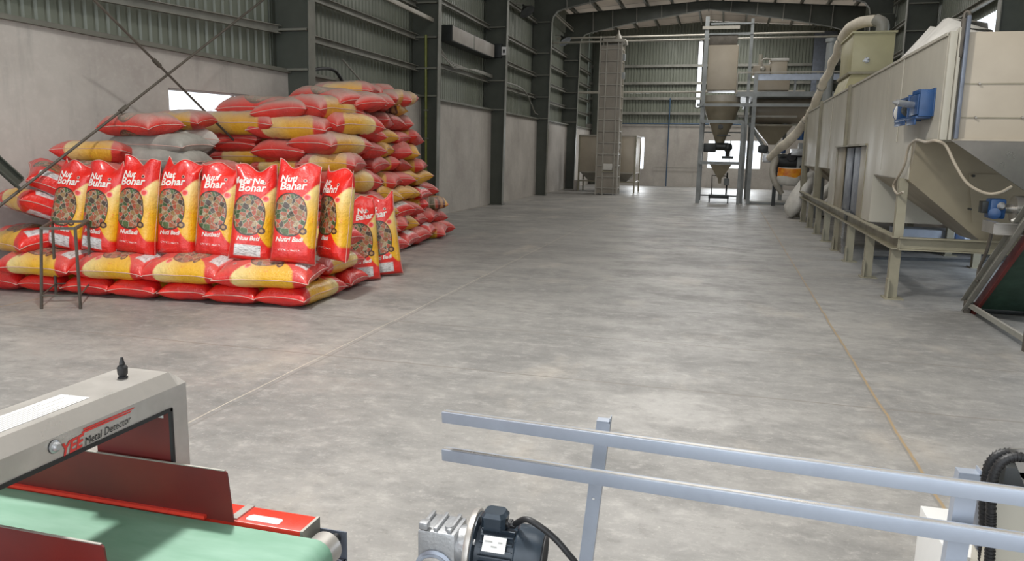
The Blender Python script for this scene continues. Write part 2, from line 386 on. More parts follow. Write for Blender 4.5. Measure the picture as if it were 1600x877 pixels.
# ================================================================== STRUCTURE
RIDGE_X, RZ = -1.1, 8.30
def roof_z(x): return RZ - .068 * abs(x - RIDGE_X)
mb = MB(); mb.box((-9.6, -4.5, -.15), (7.0, 41.6, 0)); struct('floor', mb, 'floor', 'grey power floated concrete floor with cut joints')
def wall_quad(mb, a, b, z0a, z1a, z0b=None, z1b=None, t=.2, side=1):
    a, b = Vector((*a, 0)), Vector((*b, 0)); z0b = z0a if z0b is None else z0b; z1b = z1a if z1b is None else z1b
    n = (b - a).normalized().cross(Vector((0, 0, 1))) * (side * t)
    mb.plate([a + Vector((0, 0, z0a)), b + Vector((0, 0, z0b)), b + Vector((0, 0, z1b)), a + Vector((0, 0, z1a))], n)
A1, B1, C1 = (-7.05, 11.6), (-8.9, 5.0), (-8.9, -4.5)
def onA(px, py):   # point on the splayed first bay of the left wall
    a, b = Vector((*A1, 0)), Vector((*B1, 0)); n = (b - a).cross(Vector((0, 0, 1))); d = RW @ Vector((px - 800, 438.5 - py, -F))
    t = (a - CAM).dot(n) / d.dot(n); return CAM + d * t
w0, w1 = onA(264, 155), onA(392, 155); WZ0, WZ1 = 1.78, onA(264, 137).z
mb = MB()
def topz(p): return 1.65 + .1745 * abs(p[0])
wall_quad(mb, A1, (w1.x, w1.y), 0, topz(A1), 0, topz(w1))
wall_quad(mb, (w1.x, w1.y), (w0.x, w0.y), WZ1, topz(w1), WZ1, topz(w0))
wall_quad(mb, (w1.x, w1.y), (w0.x, w0.y), 0, WZ0)
wall_quad(mb, (w0.x, w0.y), B1, 0, topz(w0), 0, topz(B1))
wall_quad(mb, B1, C1, 0, topz(B1))
wall_quad(mb, (-7.05, 41.4), A1, 0, topz(A1))
struct('wall_left', mb, 'wall', 'plastered lower wall on the left with a small bright window')
# ledge along the top of the plaster
mb = MB(); mb.beam((-7.03, 11.6, 2.89), (-7.03, 41.3, 2.89), .14, .05); mb.beam((*A1, topz(A1)), (*B1, topz(B1)), .16, .06); mb.beam((*B1, topz(B1)), (*C1, topz(B1)), .16, .06)
struct('trim_1', mb, 'flange', 'dusty ledge along the top of the left plaster wall')
def window(n, corners, nrm, mull, label, depth=.16):
    """frame bars round an opening: corners bl, br, tr, tl"""
    c = [Vector(p) for p in corners]; nrm = Vector(nrm).normalized(); f = MB(); o_ = nrm * (depth * .5)
    for i in range(4): f.beam(c[i] + o_, c[(i + 1) % 4] + o_, .06, .06, nrm)
    for t in mull: f.beam(c[0].lerp(c[1], t) + o_, c[3].lerp(c[2], t) + o_, .045, .045, nrm)
    w = struct('window_%d' % n, f, 'frame_white', label)
    g = MB(); g.plate([p + nrm * (depth * .5) for p in c], nrm * .006); p_ = obj('window_pane', g, 'glass', w); return w
nA = Vector((-(B1[1] - A1[1]), B1[0] - A1[0], 0)).normalized(); nA = nA if nA.x < 0 else -nA
window(1, [(w0.x, w0.y, WZ0), (w1.x, w1.y, WZ0), (w1.x, w1.y, WZ1), (w0.x, w0.y, WZ1)], nA, (.8,), 'small white framed window high in the left plaster wall')
# far wall with two windows
BY = 41.2
_a, _b, _c, _d = (P(*q, 'Y', BY) for q in ((986, 264), (1008, 214), (1104, 263), (1191, 220)))
WA = (_a.x, _b.x, _a.z, _b.z); WB = (_c.x, _d.x, _c.z, _d.z); BZT = P(1060, 195, 'Y', BY).z
mb = MB()
for x0, x1, z0, z1 in ((-7.3, WA[0], 0, BZT), (WA[0], WA[1], 0, WA[2]), (WA[0], WA[1], WA[3], BZT), (WA[1], WB[0], 0, BZT),
                       (WB[0], WB[1], 0, WB[2]), (WB[0], WB[1], WB[3], BZT), (WB[1], 5.4, 0, BZT)):
    mb.box((x0, BY, z0), (x1, BY + .2, z1))
struct('wall_back', mb, 'wall', 'plastered lower end wall with two bright windows')
window(2, [(WA[0], BY, WA[2]), (WA[1], BY, WA[2]), (WA[1], BY, WA[3]), (WA[0], BY, WA[3])], (0, 1, 0), (), 'narrow white framed window in the end wall beside the tower')
window(3, [(WB[0], BY, WB[2]), (WB[1], BY, WB[2]), (WB[1], BY, WB[3]), (WB[0], BY, WB[3])], (0, 1, 0), (.42, .62), 'wide bright window in the end wall behind the hopper stand')
# profiled steel sheeting
def sheet(mb, a, b, z0, z1a, z1b, n, pitch=.155, dep=.03):
    a, b, n = Vector((*a, 0)), Vector((*b, 0)), Vector((*n, 0)).normalized(); L = (b - a).length; d = (b - a) / L; pts = []; s = 0
    while s < L:
        for q, e in ((0, 0), (.55, 0), (.68, 1), (.87, 1)):
            if s + q * pitch <= L: pts.append((s + q * pitch, e))
        s += pitch
    pts.append((L, 0)); lo, hi = [], []
    for q, e in pts:
        p = a + d * q + n * (e * dep); t = q / L
        lo.append(mb.bm.verts.new(p + Vector((0, 0, z0)))); hi.append(mb.bm.verts.new(p + Vector((0, 0, z1a * (1 - t) + z1b * t))))
    for i in range(len(pts) - 1): mb.bm.faces.new((lo[i], lo[i + 1], hi[i + 1], hi[i]))
ez = roof_z(-7.3)
mb = MB(); sheet(mb, (-7.3, 11.5), (-7.3, 41.3), 2.8, ez, ez, (-1, 0)); sheet(mb, (-9.15, 5.0), (-7.3, 11.6), 2.8, ez, ez, (-1, 0)); sheet(mb, (-9.15, -4.5), (-9.15, 5.0), 2.8, ez, ez, (-1, 0))
o = struct('wall_left', mb, 'sheet', 'green grey profiled sheeting above the left plaster wall'); o.name = 'wall_left_upper'
mb = MB(); sx0, sx1 = P(1089.5, 110, 'Y', 41.35).x, P(1097, 110, 'Y', 41.35).x; s0, s1 = P(1093, 168, 'Y', 41.35).z, P(1093, 64, 'Y', 41.35).z
sheet(mb, (-7.35, 41.35), (sx0, 41.35), BZT - .05, ez, roof_z(sx0), (0, 1)); sheet(mb, (sx0, 41.35), (sx1, 41.35), BZT - .05, s0, s0, (0, 1)); sheet(mb, (sx0, 41.35), (sx1, 41.35), s1, RZ, RZ, (0, 1)); sheet(mb, (sx1, 41.35), (5.2, 41.35), BZT - .05, RZ, roof_z(5.2), (0, 1))
o = struct('wall_back', mb, 'sheet', 'green grey profiled sheeting above the end wall plaster'); o.name = 'wall_back_upper'
window(4, [(sx0, 41.35, s0), (sx1, 41.35, s0), (sx1, 41.35, s1), (sx0, 41.35, s1)], (0, 1, 0), (), 'tall bright slot in the end wall sheeting beside the mast', .06)
# right wall: plaster below, sheeting above, a doorway and a round cornered opening
mb = MB()
for y0, y1, z0, z1 in ((-4.5, 8.5, 0, 2.9), (13.8, 41.4, 0, 2.9), (8.5, 13.8, 2.75, 2.9)): mb.box((5.15, y0, z0), (5.35, y1, z1))
struct('wall_right', mb, 'wall', 'plastered lower wall on the right behind the machines')
gy0, gy1, gz0, gz1 = 17.75, 20.2, 3.75, 4.72
mb = MB(); er = roof_z(5.2)
sheet(mb, (5.2, -4.5), (5.2, gy0), 2.85, er, er, (1, 0)); sheet(mb, (5.2, gy1), (5.2, 41.4), 2.85, er, er, (1, 0))
sheet(mb, (5.2, gy0), (5.2, gy1), gz1, er, er, (1, 0)); sheet(mb, (5.2, gy0), (5.2, gy1), 2.85, gz0, gz0, (1, 0))
def corner(y, z, sy, sz, r=.42):
    pts = [(5.18, y, z)] + [(5.18, y + sy * r * (1 - math.sin(t * PI / 12)), z + sz * r * (1 - math.cos(t * PI / 12))) for t in range(7)]
    mb.plate(pts, (.02, 0, 0))
corner(gy0, gz1, 1, -1)
o = struct('wall_right', mb, 'sheet', 'green grey profiled sheeting above the right wall'); o.name = 'wall_right_upper'
# roof
mb = MB()
for xa, xb in ((-9.4, RIDGE_X), (RIDGE_X, 5.5)):
    za, zb = roof_z(xa), roof_z(xb); mb.plate([(xa, -4.6, za), (xb, -4.6, zb), (xb, 41.5, zb), (xa, 41.5, za)], (0, 0, .06))
struct('ceiling', mb, 'ceiling', 'pale insulated roof sheeting above the frames')
mb = MB()
for xa, xb in ((-9.4, RIDGE_X), (RIDGE_X, 5.5)):   # seams between the insulation rolls
    for y in [i * 1.5 - 4 for i in range(31)]: mb.beam((xa, y, roof_z(xa) - .004), (xb, y, roof_z(xb) - .004), .025, .006)
struct('trim_2', mb, 'flange', 'seams between the roof insulation rolls')
ords = ['first', 'second', 'third', 'fourth', 'fifth', 'sixth', 'seventh', 'eighth', 'ninth', 'tenth', 'eleventh', 'twelfth', 'thirteenth', 'fourteenth', 'fifteenth']
# purlins: one long light section each
k = 0
for i in range(-6, 6):
    x = RIDGE_X + (i + .5) * 1.05
    if x < -7.2 or x > 5.0: continue
    z = roof_z(x) - .11; mb = MB(); mb.channel((x, -4.4, z), (x, 41.2, z), .07, .18, (0, 0, 1), .014)
    tag(obj('roof_purlin', mb, 'girt'), 'pale steel roof purlin running lengthways, %s from the left wall' % ords[k], 'purlin', 'roof purlins under the pale ceiling'); k += 1

# ------------------------------------------------------------------ portal frames
LCOL = [(11.6, 'nearest'), (17.4, 'second nearest'), (23.1, 'third nearest'), (29.1, 'fourth nearest'), (34.9, 'farthest')]
def column(side, Y, label, ztop=6.5, girtz=()):
    s = -1 if side == 'left' else 1
    xi0, xi1 = (-6.65, -6.56) if s < 0 else (4.42, 4.38); xo = -7.26 if s < 0 else 5.12
    if Y < 12 and s < 0: xo = -7.26
    t = thing('steel_column', label, 'column', ((xi0 + xo) / 2, Y, 0), 'tapered steel columns along the %s wall' % side)
    m = MB(); m.plate([(xi0, Y - .006, 0), (xo, Y - .006, 0), (xo, Y - .006, 6.41), (xi1, Y - .006, 6.41)], (0, .012, 0)); obj('web', m, 'steel', t)
    m = MB(); m.beam((xi0 , Y, 0), (xi1, Y, ztop), .016, .20, (0, 1, 0)); obj('inner_flange', m, 'flange', t)
    m = MB(); m.beam((xo, Y, 0), (xo, Y, 6.9), .016, .20, (0, 1, 0)); obj('outer_flange', m, 'steel', t)
    m = MB(); m.box((min(xi0, xo) - .04, Y - .16, 0), (max(xi0, xo) + .04, Y + .16, .02)); obj('base_plate', m, 'steel', t)
    for z in girtz:
        m = MB(); m.beam((xi0 - .02 * -s * -1, Y - .06, z), (xo, Y - .06, z), .09, .035); obj('stiffener', m, 'flange', t)
    return t
GZ = {0: (2.9, 3.53, 4.23), 1: (2.9, 3.53, 4.23, 5.0), 2: (2.9, 3.76, 4.5, 5.32, 6.2), 3: (2.9, 3.7, 4.5, 5.3, 6.42), 4: (3.0, 3.6, 4.3, 5.0, 5.7)}
for i, (Y, w) in enumerate(LCOL):
    column('left', Y, 'dark green grey tapered steel column on the left wall, %s in view' % w, 6.45, GZ[i])
for Y, w in ((15.6, 'nearest, partly hidden by the dryer'), (23.3, 'middle one, above the dryer'), (29.1, 'behind the yellow bin'), (34.9, 'farthest, hidden low by the hose')):
    column('right', Y, 'dark green grey steel column on the right wall, ' + w, 6.35, (5.0, 5.7) if Y < 20 else (4.2, 5.0, 5.7))
def rafter(Y, label):
    t = thing('steel_rafter', label, 'rafter', (RIDGE_X, Y, 7.7), 'tapered rafters under the roof')
    def zt(x): return roof_z(x) - .22
    def low(sg):
        e = 5.46
        pts = [(e, 6.42), (e - .05, 6.62), (e - .2, 6.80), (e - .5, 6.90), (e - 2.2, 7.24), (0, 7.74)]
        return [(RIDGE_X + sg * a, z) for a, z in pts]
    for sg in (-1, 1):
        L = low(sg); m = MB()
        xo = RIDGE_X + sg * 6.15; pts = [(x, Y - .006, z) for x, z in L] + [(RIDGE_X, Y - .006, zt(RIDGE_X)), (xo, Y - .006, zt(xo)), (xo, Y - .006, 6.42)]
        m.plate(pts, (0, .012, 0)); obj('web', m, 'steel', t)
        m = MB()
        for (xa, za), (xb, zb) in zip(L, L[1:]): m.beam((xa, Y, za), (xb, Y, zb), .20, .016)
        obj('bottom_flange', m, 'flange', t)
        m = MB(); m.beam((xo, Y, zt(xo)), (RIDGE_X, Y, zt(RIDGE_X)), .20, .016); obj('top_flange', m, 'steel', t)
        for q in (.9, 1.95, 3.0, 4.05, 4.9):
            x = RIDGE_X + sg * q; zz = 7.74 - q * .19
            m = MB(); m.beam((x, Y - .05, zz + .02), (x + sg * .02, Y - .05, zt(x) - .01), .035, .07); obj('stiffener', m, 'girt', t)
    m = MB(); m.box((RIDGE_X - .02, Y - .1, 7.66), (RIDGE_X + .02, Y + .1, 8.06)); obj('ridge_plate', m, 'steel', t)
rafter(34.9, 'dark tapered roof rafter spanning the far end of the hall')
rafter(29.1, 'dark roof rafter whose curved left knee shows at the top edge of the view')
# ------------------------------------------------------------------ girts along the left wall, one per bay
bays = [(-4.3, 11.6, (3.53, 4.3), 'with the window'), (11.6, 17.4, (3.53, 4.23, 4.95), 'behind the tall pile'), (17.4, 23.1, (3.76, 5.32, 6.2), 'with the long grey cover'),
        (23.1, 29.1, (3.70, 4.50, 5.32, 6.42), 'with the nearer floodlight'), (29.1, 34.9, (3.65, 4.35, 5.1, 5.85), 'before the last column'), (34.9, 41.2, (3.6, 4.3, 5.0, 5.7, 6.35), 'beside the end wall')]
for y0, y1, zs, w in bays:
    for j, z in enumerate(zs):
        mb = MB()
        if y0 < 0:
            mb.channel((-8.95, 5.0, z), (-7.15, 11.5, z), .08, .13, (0, 0, 1)); mb.channel((-8.95, y0, z), (-8.95, 5.0, z), .08, .13, (0, 0, 1))
        else: mb.channel((-7.16, y0 + .05, z), (-7.16, y1 - .05, z), .08, .13, (0, 0, 1))
        tag(obj('wall_girt', mb, 'girt'), 'wall girt in the left bay %s, %s above the plaster' % (w, ords[j]), 'girt', 'girts along the left wall')
rb = [(15.7, 23.2, (4.95, 5.9), 'nearest'), (23.4, 29.0, (4.0, 4.9, 5.8, 6.7), 'middle'), (29.2, 34.8, (3.6, 4.5, 5.4, 6.3), 'far')]
for y0, y1, zs, w in rb:
    for j, z in enumerate(zs):
        mb = MB(); mb.channel((5.08, y0, z), (5.08, y1, z), -.08, .14, (0, 0, 1)); tag(obj('wall_girt', mb, 'girt'), 'dusty wall girt on the right wall in the %s bay shown, %s from below' % (w, ords[j]), 'girt', 'girts along the right wall')
for j, z in enumerate([P(1030, q, 'Y', 41.2).z for q in (177, 154, 130, 103)]):
    mb = MB(); mb.channel((-7.2, 41.2, z), (5.1, 41.2, z), -.08, .13, (0, 0, 1)); tag(obj('wall_girt', mb, 'girt'), 'long girt across the end wall, %s from below' % ords[j], 'girt', 'girts across the end wall')
# long pale pipes crossing the far end
for z, y, r, x0, x1, w in ((6.05, 31.8, .035, -7.3, 3.9, 'upper middle of the three, passing the hose'), (6.45, 33.4, .04, -7.3, 3.4, 'topmost of the three'), (4.32, 35.2, .05, -7.3, 3.0, 'lowest of the three, at mid height')):
    mb = MB(); mb.cyl((x0, y, z), (x1, y, z + .05), r, seg=12)
    t = tag(obj('pale_pipe', mb, 'pipe'), 'long pale pipe crossing the far end, ' + w, 'pipe', 'pale pipes crossing the far end')
# end wall posts, blue pipe
for x0, x1, w in ((P(925, 200, 'Y', 41).x, P(938, 200, 'Y', 41).x, 'behind the caged elevator tower'), (P(1271, 80, 'Y', 41).x, P(1306, 80, 'Y', 41).x, 'wide, to the right beside the fabric hose')):
    mb = MB(); mb.box((x0, 40.9, 0 if x0 < 0 else 3.0), (x1, 41.1, roof_z(x0) - .35), .005); tag(obj('end_wall_post', mb, 'steel' if x0 < 0 else 'galv_dark'), 'dark steel post on the end wall, ' + w, 'post')
t = thing('blue_pipe_run', 'thin blue pipe along the end wall above the plaster with one vertical drop', 'pipe', (-2.5, 41.1, 0))
m = MB(); m.cyl((-7.0, 41.1, BZT + .04), (.6, 41.1, BZT + .04), .03, seg=10); obj('horizontal_pipe', m, 'bluepipe', t)
xb = P(1043, 240, 'Y', 41.1).x; m = MB(); m.cyl((xb, 41.05, 0), (xb, 41.05, 4.5), .03, seg=10); obj('drop_pipe', m, 'bluepipe', t)
mb = MB(); mb.cyl((-3.6, 41.1, 1.0), (-1.0, 41.1, 1.0), .018, seg=8); tag(obj('cable_conduit', mb, 'girt'), 'thin conduit along the end wall level with the narrow window sill', 'pipe')
# left wall details
t = thing('yellow_pipe', 'thin yellow green vertical pipe clipped beside the second nearest left column', 'pipe', (-6.86, 17.22, 0))
m = MB(); m.cyl((-6.86, 17.22, 0.0), (-6.86, 17.22, 4.27), .028, seg=10); obj('pipe', m, 'yellow', t)
for z in (1.9, 2.55, 3.5):
    m = MB(); m.box((-6.9, 17.18, z), (-6.82, 17.30, z + .03)); obj('clip', m, 'flange', t)
t = thing('grey_boxed_unit', 'long pale grey boxed cover hung high between two left columns with a dark end', 'duct', (-6.95, 20.9, 4.4))
m = MB(); m.box((-7.2, 19.05, 4.38), (-6.88, 22.75, 4.78), .008); obj('housing', m, 'dark', t)
for y0, y1 in ((19.08, 20.75), (20.85, 22.72)):
    m = MB(); m.box((-6.885, y0, 4.40), (-6.865, y1, 4.76), .004); obj('cover_panel', m, 'screen', t)
m = MB(); m.box((-6.9, 20.76, 4.40), (-6.87, 20.84, 4.76)); obj('joint_strip', m, 'flange', t)
t = thing('control_box', 'small dark control box with a pale notice beside the grey cover', 'box', (-6.9, 23.05, 4.45))
m = MB(); m.box((-6.98, 22.95, 4.43), (-6.72, 23.3, 4.83), .01); obj('case', m, 'dark', t)
m = MB(); m.box((-6.70, 22.935, 4.50), (-6.56, 22.945, 4.74)); m.box((-6.715, 23.0, 4.5), (-6.705, 23.2, 4.74)); obj('notice', m, 'white', t)
m = MB(); m.box((-6.66, 22.93, 4.56), (-6.60, 22.936, 4.66)); obj('printed_mark', m, 'ink', t)
mb = MB()
for i in range(5):
    z0 = 4.0 - i * .04; mb.tube([(-7.05, 18.0, 4.5 - i * .05), (-7.02, 18.2 + i * .1, 4.15), (-7.0, 18.8 + i * .15, z0 - .05), (-7.0, 20.0, 3.88 - i * .02), (-7.0, 21.5, 3.86 + i * .015), (-7.0, 23.0, 3.84 + .02 * i)], .012, 6, 4)
tag(obj('cable_bundle', mb, 'girt'), 'sagging bundle of grey cables on the girt below the grey cover', 'cable')
mb = MB(); mb.tube([(-7.0, 23.3, 3.75), (-7.0, 25, 3.85), (-7.0, 26.8, 3.78), (-6.98, 27.8, 3.4), (-6.98, 28.4, 3.1), (-6.98, 28.9, 3.05)], .025, 8, 5)
tag(obj('grey_cable', mb, 'girt'), 'grey cable drooping under the girt past the third left column', 'cable')
def flood(px, py, label):
    p = P(px, py, 'X', -6.9); t = thing('floodlight', label, 'light', p, 'floodlights on the left wall')
    m = MB(); m.lathe([(.03, 0), (.05, .08), (.10, .14), (.26, .30), (.27, .33)], p + Vector((-.05, .1, .12)), (.55, -.25, -.75)); obj('shade', m, 'dark', t)
    m = MB(); m.beam(p + Vector((-.31, .1, .15)), p + Vector((-.02, .1, .14)), .05, .05); obj('bracket', m, 'girt', t)
flood(818, 12, 'dark floodlight on the girt two columns before the end, nearer of the two'); flood(878, 60, 'dark floodlight high beside the last left column, farther of the two')
# brace rods of the first bay, on the room side of the wall
def rod(a, b, label, r=.016):
    t = thing('brace_rod', label, 'rod', a, 'crossed brace rods before the left wall'); m = MB(); m.cyl(a, b, r, seg=10); obj('rod', m, 'rod', t)
    d = (Vector(b) - Vector(a)); m = MB(); c = Vector(a) + d * .38; m.cyl(c, c + d.normalized() * .12, r * 1.9, seg=8); obj('turnbuckle', m, 'rod', t)
def pl(x, y, k_=-6.92, s_=.0): return P(x, y, 'X', k_)
rod(P(-30, 345, 'X', -7.35), P(425, -11, 'X', -6.9), 'thin brace rod rising to the right before the left wall, crossing the other rod')
rod(P(135, -12, 'X', -7.1), P(372, 226, 'X', -6.95), 'thin brace rod falling to the right across the small window')
mb = MB(); a, b = P(-60, 205, 'X', -7.5), P(31, 287, 'X', -7.3); mb.channel(a, b, .06, .13, (0, .4, 1), .012); tag(obj('angle_brace', mb, 'steel'), 'dark green steel angle brace sloping down at the left edge', 'brace')
# loose things above the tall pile
mb = MB(); mb.tube([P(487, 110, 'X', -7.0), P(505, 107, 'X', -7.0), P(522, 110, 'X', -7.0), P(532, 122, 'X', -6.95), P(541, 142, 'X', -6.9)], .03, 8, 6)
tag(obj('black_hose', mb, 'rubber'), 'short black hose curving down to the top of the tall pile', 'hose')
mb = MB(); mb.cyl(P(535, 93, 'X', -7.0), P(584, 150, 'X', -6.9), .018, seg=8); tag(obj('leaning_rod', mb, 'girt'), 'thin pale rod leaning on the wall above the tall pile', 'rod')
mb = MB(); a, b = P(600, -5, 'X', -6.75), P(681, 34, 'X', -6.75); mb.beam(a, b, .05, .09, bev=.004)
tag(obj('tube_light_channel', mb, 'pipe'), 'pale slim channel high in the bay above the tall pile', 'light')
mb = MB(); mb.beam(P(866, 22, 'X', -6.9), P(904, 57, 'X', -6.9), .05, .05); mb.beam(P(868, 20, 'X', -6.9), P(911, 58, 'X', -6.9), .03, .03)
tag(obj('bronze_rail', mb, 'pipe'), 'bronze coloured rail high beside the last left column', 'rail')
# ================================================================== SACKS
def pw(v, p): return abs(v) ** p
def bag_h(s, t, T, kind):
    if kind == 'stand':
        hs = max(0, 1 - pw(s, 5.0)) ** .5
        ht = max(0, 1 - pw(t, 12)) ** .5 if t < 0 else max(0, 1 - pw(t, 3.2)) ** .75
        return T / 2 * hs * ht
    return T / 2 * max(0, 1 - pw(s, 3.6)) ** .52 * max(0, 1 - pw(t, 5.5)) ** .52
def bag_xy(s, t, L, W, kind):
    if kind == 'stand':
        x = s * W / 2 * (.93 + .05 * pw(t, 6) - .05 * max(0, t) ** 4 + .02 * (1 - t)); y = t * L / 2 * (.975 + .025 * pw(s, 3) * (1 if t > 0 else 0) + .012 * pw(s, 4))
    else:
        x = s * W / 2 * (.93 + .07 * pw(t, 4)); y = t * L / 2 * (.95 + .05 * pw(s, 4))
    return x, y
def bag_point(s, t, side, L, W, T, kind, seed, mir=1, off=0.0):
    x, y = bag_xy(s, t, L, W, kind); h = bag_h(s, t, T, kind)
    e = max(0.0, 1 - pw(s, 6)) * max(0.0, 1 - pw(t, 8))
    n = mnoise(Vector((x * 5 + seed * 7.1, y * 4, side * 3.3 + seed))) * .5 + mnoise(Vector((x * 14 + seed, y * 9, side * 5.3))) * .28
    amp = .030 if kind == 'stand' else .034
    w = n * amp * e
    w += .008 * math.sin(x * 70 + seed * 3 + 2 * mnoise(Vector((x * 9, y * 9, seed)))) * pw(t, 4) * (1 - pw(t, 30)) * e ** .3
    z = side * (h + w * (.4 + .6 * h / (T / 2)) + off)
    # the whole sack sags and its seam wanders
    z += .012 * mnoise(Vector((x * 3 + seed * 2, y * 3, 9))) + (-.028 if kind != 'stand' else 0) * pw(s, 3) * pw(t, 3)
    if kind == 'stand' and t > .72:   # gathered, ragged top
        q = (t - .72) / .28; z += .055 * q * math.sin(s * 3.2 + seed * 2); y += .035 * q * math.sin(s * 4.5 + seed * 1.7) - .02 * q * (1 - s * s)
        x += .02 * q * math.sin(seed * 5)
    return Vector((x * mir, y, z))
def orient(p, kind, T):
    if kind == 'stand': return Vector((p.x, -p.z, p.y))
    return Vector((p.x, p.y, max(-T / 2 * .93, p.z)))
def bag_meshes(L, W, T, kind, seed, mat, mir=1, uvm=None, seam=True):
    NX, NY = (26, 44) if kind == 'stand' else (18, 26)
    ss = [math.sin(PI / 2 * (2 * i / NX - 1)) for i in range(NX + 1)]; ts = [math.sin(PI / 2 * (2 * j / NY - 1)) * .45 + (2 * j / NY - 1) * .55 for j in range(NY + 1)]
    bm = bmesh.new(); uvl = bm.loops.layers.uv.new('UVMap'); G = {}
    for side in (1, -1):
        for i, s in enumerate(ss):
            for j, t in enumerate(ts):
                edge = i in (0, NX) or j in (0, NY)
                if side == -1 and edge: G[(side, i, j)] = G[(1, i, j)]; continue
                G[(side, i, j)] = bm.verts.new(orient(bag_point(s, t, side, L, W, T, kind, seed, mir), kind, T))
    for side in (1, -1):
        for i in range(NX):
            for j in range(NY):
                q = [(i, j), (i + 1, j), (i + 1, j + 1), (i, j + 1)]
                if side * mir < 0: q = q[::-1]
                f = bm.faces.new([G[(side, a, b)] for a, b in q])
                for lp, (a, b) in zip(f.loops, q):
                    u, v = (ss[a] + 1) / 2, (ts[b] + 1) / 2
                    if uvm: u, v = uvm[0] + uvm[1] * u, uvm[2] + uvm[3] * v
                    lp[uvl].uv = (u, v)
                f.smooth = True
    lo = min(v.co.z for v in bm.verts)
    if kind != 'stand':
        for v in bm.verts: v.co.z -= lo
    me = bpy.data.meshes.new('sack'); bm.to_mesh(me); bm.free(); me.materials.append(M[mat])
    if not seam: return me, None, lo
    ring = [(s, -1) for s in ss[1:-1]] + [(1, t) for t in ts] + [(s, 1) for s in ss[::-1][1:-1]] + [(-1, t) for t in ts[::-1]]
    mb = MB(); r = .0045 if kind != 'stand' else .0035
    pts = [orient(bag_point(s, t, 1, L, W, T, kind, seed, mir), kind, T) for s, t in ring]
    if kind != 'stand': pts = [p - Vector((0, 0, lo)) for p in pts]
    mb.tube(pts, r, 5, 1, True)
    bmesh.ops.recalc_face_normals(mb.bm, faces=mb.bm.faces); sm = bpy.data.meshes.new('seam'); mb.bm.to_mesh(sm); mb.bm.free(); sm.materials.append(M['thread'])
    return me, sm, lo
LL, LW, LT = 1.05, .58, .275
YU = (.70, .30, .26, .5)
PROTO = {}
def proto(kind, mat, seed):
    key = (kind, mat, seed)
    if key not in PROTO:
        a, b, _ = bag_meshes(LL, LW, LT, 'lie', seed, mat, -1 if 'm' in kind else 1, YU if 'y' in kind else None)
        o = bpy.data.objects.new('sack', a); c = bpy.data.objects.new('seam', b); PROTO[key] = (o, c)
    return PROTO[key]
def wall_x(y): return -7.05 - max(0, (11.6 - y)) * .2803
def lay(kind, mat, loc, rz, label, group, tilt=(0, 0), scale=(1, 1, 1), name='sack'):
    ext = abs(math.sin(rz)) * .52 + abs(math.cos(rz)) * .28; wx = wall_x(loc[1] + .2)
    if loc[0] - ext < wx:
        if 'body of the' in label: return None
        loc = (wx + ext, loc[1], loc[2])
    po, pc = proto(kind, mat, rnd.randrange(1, 5))
    o = po.copy(); SC.collection.objects.link(o); c = pc.copy(); SC.collection.objects.link(c); c.parent = o
    o.name = name; o.location = loc; o.rotation_euler = (tilt[0], tilt[1], rz); o.scale = scale
    return tag(o, label, 'sack', group)
D = math.radians
FA = Matrix.Rotation(D(4.5), 3, 'Z')
def frA(a, b, z=0): v = FA @ Vector((a, b, 0)); return Vector((-4.04 + v.x, 6.87 + v.y, z))
# floor course of the front platform: red ends facing the camera
for k in range(7):
    a = -.29 - .575 * k
    lay('n', 'bag', frA(a, .53 + rnd.uniform(-.03, .03)), D(4.5 + rnd.uniform(-3, 3)) , 'red sack end on the floor, front row, %s' % ('at the right corner, its yellow side showing' if k == 0 else '%s from the right corner' % ords[k]), 'sacks on the floor in the front row', scale=(1, 1, .92))
lay('n', 'bag', frA(-.50, 1.42), D(4.5 - 90), 'red sack end low on the floor behind the front right corner sack', 'sacks at the right end of the front platform', scale=(1, 1, .88))
lay('n', 'bag', frA(-1.6, 1.42), D(4.5 - 90), 'sack low on the floor deep behind the front row', 'sacks hidden behind the front platform', scale=(1, 1, .88))
# second course: long sides to the camera
z2 = .228
for k, (a, rz, yy) in enumerate(((-.50, 8, .29), (-1.42, 4, .30), (-2.27, 3, .30), (-3.18, 3, .28))):
    lay('m', 'bag_dl', frA(a, yy - .06, z2), D(90 + rz), 'yellow and red sack lying lengthwise under the standing sacks, %s' % ('rightmost, at the corner' if k == 0 else '%s from the right' % ords[k]), 'sacks lying under the standing row', (0, D(-9)), (1.0, (1.0, .90, .88, .92)[k], .96))
lay('n', 'bag_dl', frA(-.30, 1.15, z2), D(3), 'dusty yellow sided sack behind the right corner, under a bright red sack end', 'sacks at the right end of the front platform', scale=(.95, 1, .9))
for k in range(4):
    lay('n', 'bag_d', frA(-1.0 - .62 * k, 1.15, z2), D(3), 'sack laid behind the standing row, %s from the right' % ords[k + 1], 'sacks hidden behind the front platform', scale=(.95, 1, .9))
lay('n', 'bag', frA(-.52, 1.30, z2 * 2 + .04), D(4.5 - 94), 'bright red sack end jutting out beside the rightmost standing sack', 'sacks at the right end of the front platform', scale=(1, 1, 1.0))
